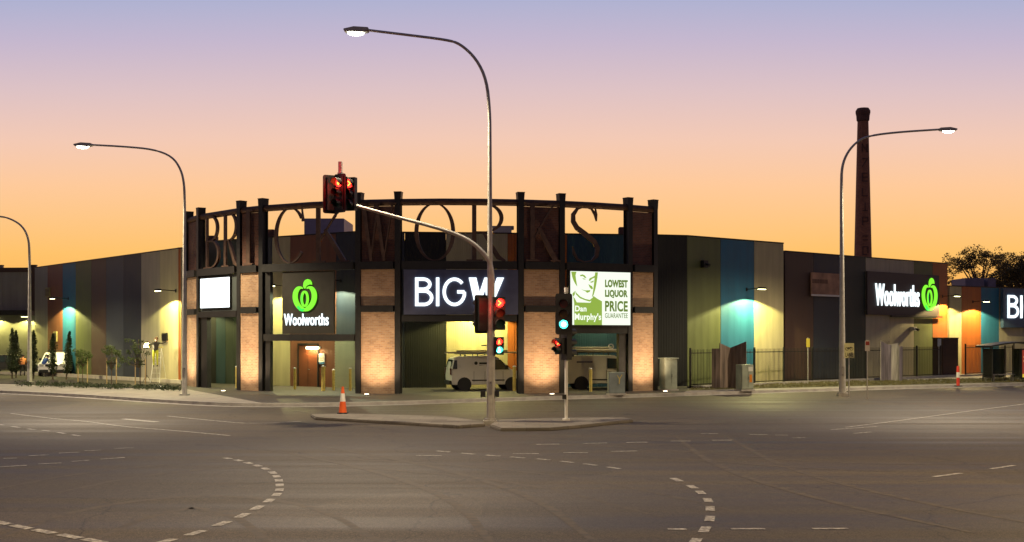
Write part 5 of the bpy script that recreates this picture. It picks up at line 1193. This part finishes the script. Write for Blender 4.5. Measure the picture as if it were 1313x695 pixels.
def person(label, loc, rz, J, cloth, hair, extra=None):
    """J: joint positions; cloth: material per segment"""
    E = [('pelvis', 'spine'), ('spine', 'chest'), ('chest', 'neck'), ('neck', 'head0'), ('head0', 'head1'), ('head1', 'crown')]
    for s_ in 'LR': E += [('pelvis', 'hip' + s_), ('hip' + s_, 'knee' + s_), ('knee' + s_, 'ankle' + s_), ('ankle' + s_, 'toe' + s_), ('chest', 'sh' + s_), ('sh' + s_, 'el' + s_), ('el' + s_, 'wr' + s_), ('wr' + s_, 'palm' + s_)]
    rad_ = {'pelvis': .15, 'spine': .135, 'chest': .16, 'neck': .06, 'head0': .075, 'head1': .095, 'crown': .07, 'hip': .10, 'knee': .062, 'ankle': .045, 'toe': .038, 'sh': .065, 'el': .045, 'wr': .03, 'palm': .034}
    for s_ in 'LR':
        w, e_ = Vector(J['wr' + s_]), Vector(J['el' + s_]); d_ = (w - e_).normalized(); J['palm' + s_] = w + d_ * .07
        side = d_.cross(Vector((0, 0, 1))).normalized() if abs(d_.z) < .9 else Vector((1, 0, 0)); up = side.cross(d_).normalized()
        for k_, (o_, ln) in enumerate([(-.03, .065), (-.01, .078), (.01, .074), (.03, .058)]):
            n1, n2 = f'f{k_}{s_}', f'g{k_}{s_}'; J[n1] = J['palm' + s_] + d_ * (.02 + ln * .5) + side * o_; J[n2] = J[n1] + d_ * ln * .45 - up * .022
            E += [('palm' + s_, n1), (n1, n2)]; rad_[n1] = .009; rad_[n2] = .007
        J['th' + s_] = w + d_ * .03 + side * (-.045) - up * .01; J['tg' + s_] = J['th' + s_] + d_ * .045 - side * .005 - up * .012; E += [('wr' + s_, 'th' + s_), ('th' + s_, 'tg' + s_)]; rad_['th' + s_] = .012; rad_['tg' + s_] = .009
    names = list(J); me = bpy.data.meshes.new('p'); me.from_pydata([tuple(J[k_]) for k_ in names], [(names.index(a_), names.index(b_)) for a_, b_ in E], [])
    o = bpy.data.objects.new('p', me); C.objects.link(o); md = o.modifiers.new('s', 'SKIN'); sv = me.skin_vertices[0].data
    for i, k_ in enumerate(names):
        r_ = rad_.get(k_) or rad_[k_[:-1]]; sv[i].radius = (r_, r_); sv[i].use_root = (k_ == 'pelvis')
    sb = o.modifiers.new('d', 'SUBSURF'); sb.levels = 1; sb.render_levels = 1
    m2 = bpy.data.meshes.new_from_object(o.evaluated_get(bpy.context.evaluated_depsgraph_get())); bpy.data.objects.remove(o)
    b_ = bpy.data.objects.new('person', m2); C.objects.link(b_); m2.materials.clear()
    for m_ in cloth['mats']: m2.materials.append(m_)
    segs_ = [(Vector(J[a_]), Vector(J[c_]), cloth['pick'](a_, c_)) for a_, c_ in E]
    for p_ in m2.polygons:
        best = 9; bi = 0
        for A_, B_, i_ in segs_:
            ab = B_ - A_; t_ = max(0, min(1, (p_.center - A_).dot(ab) / max(ab.length_squared, 1e-9))); d_ = (p_.center - A_ - ab * t_).length
            if d_ < best: best, bi = d_, i_
        p_.material_index = bi; p_.use_smooth = True
    tag(b_, label, 'person'); b_.location = loc; b_.rotation_euler = (0, 0, rz)
    h0, h1 = Vector(J['head0']), Vector(J['crown']); fw = Vector(J.get('face', (0, -1, 0))) if False else cloth.get('face', Vector((0, -1, 0)))
    c0 = (h0 + h1) / 2
    g = MB(); rr = .108
    for i in range(6):
        for j in range(12):
            def sp_(a_, b2): return c0 + Vector((0, 0, .035)) - fw * .02 + Vector((rr * math.cos(a_) * math.cos(b2), rr * math.sin(a_) * math.cos(b2), rr * math.sin(b2) * 1.1))
            a0_, a1_ = R(30 * j), R(30 * j + 30); b0_, b1_ = R(-10 + 100 / 6 * i), R(-10 + 100 / 6 * (i + 1)); g.add([sp_(a0_, b0_), sp_(a1_, b0_), sp_(a1_, b1_), sp_(a0_, b1_)], [(0, 1, 2, 3)])
    g.build('hair', hair, b_, smooth=True)
    g = MB(); n0 = c0 + fw * .105; sd = fw.cross(Vector((0, 0, 1))).normalized()
    g.tube([c0 + fw * .08 + Vector((0, 0, .02)), c0 + fw * .12 - Vector((0, 0, .02))], [.012, .018], 6); 
    for s_ in (-1, 1): g.tube([c0 + sd * s_ * .09 + Vector((0, 0, .01)), c0 + sd * s_ * .108 - Vector((0, 0, .015))], .018, 6)
    g.build('face_detail', M_SKIN, b_)
    g = MB()
    for s_ in (-1, 1): g.tube([c0 + fw * .092 + sd * s_ * .033 + Vector((0, 0, .018)), c0 + fw * .1 + sd * s_ * .033 + Vector((0, 0, .018))], .011, 6)
    g.tube([c0 + fw * .098 - sd * .025 - Vector((0, 0, .045)), c0 + fw * .098 + sd * .025 - Vector((0, 0, .045))], .006, 5)
    g.build('eyes_and_mouth', M_BLACK, b_)
    return b_
M_SKIN = mat('skin', (.50, .28, .18), .5, 0, .05, 4)
m_hiv = mat('hi_vis_yellow', (.50, .52, .04), .7); m_dk = mat('dark_jacket', (.04, .035, .03), .8); m_boot = mat('boot', (.05, .035, .02), .7)
def pick1(a_, b_):
    n_ = a_ + b_
    if any(k in n_ for k in ('head', 'crown', 'palm', 'f0', 'f1', 'f2', 'f3', 'th', 'tg')) and 'spine' not in n_: return 0
    if 'toe' in n_: return 3
    if any(k in n_ for k in ('knee', 'hip', 'ankle')): return 2
    return 1
wx = X(201, YL) ; 
J = dict(pelvis=(0, 0, .95), spine=(.01, 0, 1.13), chest=(.03, -.03, 1.34), neck=(.05, -.05, 1.50), head0=(.06, -.06, 1.58), head1=(.07, -.07, 1.66), crown=(.075, -.07, 1.74),
         hipL=(-.1, 0, .9), kneeL=(-.11, -.04, .49), ankleL=(-.11, .0, .09), toeL=(-.11, -.14, .04), hipR=(.1, 0, .9), kneeR=(.11, -.06, .50), ankleR=(.11, .0, .09), toeR=(.11, -.14, .04),
         shL=(-.17, -.02, 1.42), elL=(-.30, -.20, 1.28), wrL=(-.28, -.36, 1.45), shR=(.20, -.04, 1.43), elR=(.45, -.10, 1.42), wrR=(.68, -.14, 1.50))
person('person in dark jacket and yellow trousers standing up the step ladder', (X(201, YL), YL - .22, 1.39 - .27 - .0), R(0), J,
       dict(mats=[M_SKIN, m_dk, m_hiv, m_boot], pick=pick1), mat('hair_brown', (.08, .04, .02), .8))
mb = mat('shirt_blue', (.03, .08, .28), .8); mg = mat('trousers_grey', (.22, .20, .17), .8)
J = dict(pelvis=(0, .12, .82), spine=(0, .02, .98), chest=(0, -.14, 1.14), neck=(0, -.27, 1.26), head0=(0, -.33, 1.31), head1=(0, -.38, 1.38), crown=(0, -.40, 1.46),
         hipL=(-.1, .12, .78), kneeL=(-.14, -.08, .44), ankleL=(-.12, .08, .09), toeL=(-.12, -.06, .04), hipR=(.1, .12, .78), kneeR=(.14, -.08, .44), ankleR=(.12, .08, .09), toeR=(.12, -.06, .04),
         shL=(-.19, -.16, 1.20), elL=(-.24, -.28, .95), wrL=(-.16, -.45, .80), shR=(.19, -.16, 1.20), elR=(.24, -.28, .95), wrR=(.16, -.45, .80))
person('person in blue shirt and grey trousers bending forward left of the white parked car', (X(56.5, 81), 81, .13), R(160), dict(J), dict(mats=[M_SKIN, mb, mg, m_boot], pick=pick1), mat('hair_dark', (.03, .02, .015), .8))
mo = mat('shirt_orange', (.60, .20, .05), .8)
person('person in orange shirt and dark trousers bending left of the short street lamp', (X(29, 82), 82, .13), R(200), dict(J), dict(mats=[M_SKIN, mo, m_dk, m_boot], pick=pick1), mat('hair_black', (.02, .015, .012), .8))
print('faces', sum(len(o.data.polygons) for o in bpy.data.objects if o.type == 'MESH'))
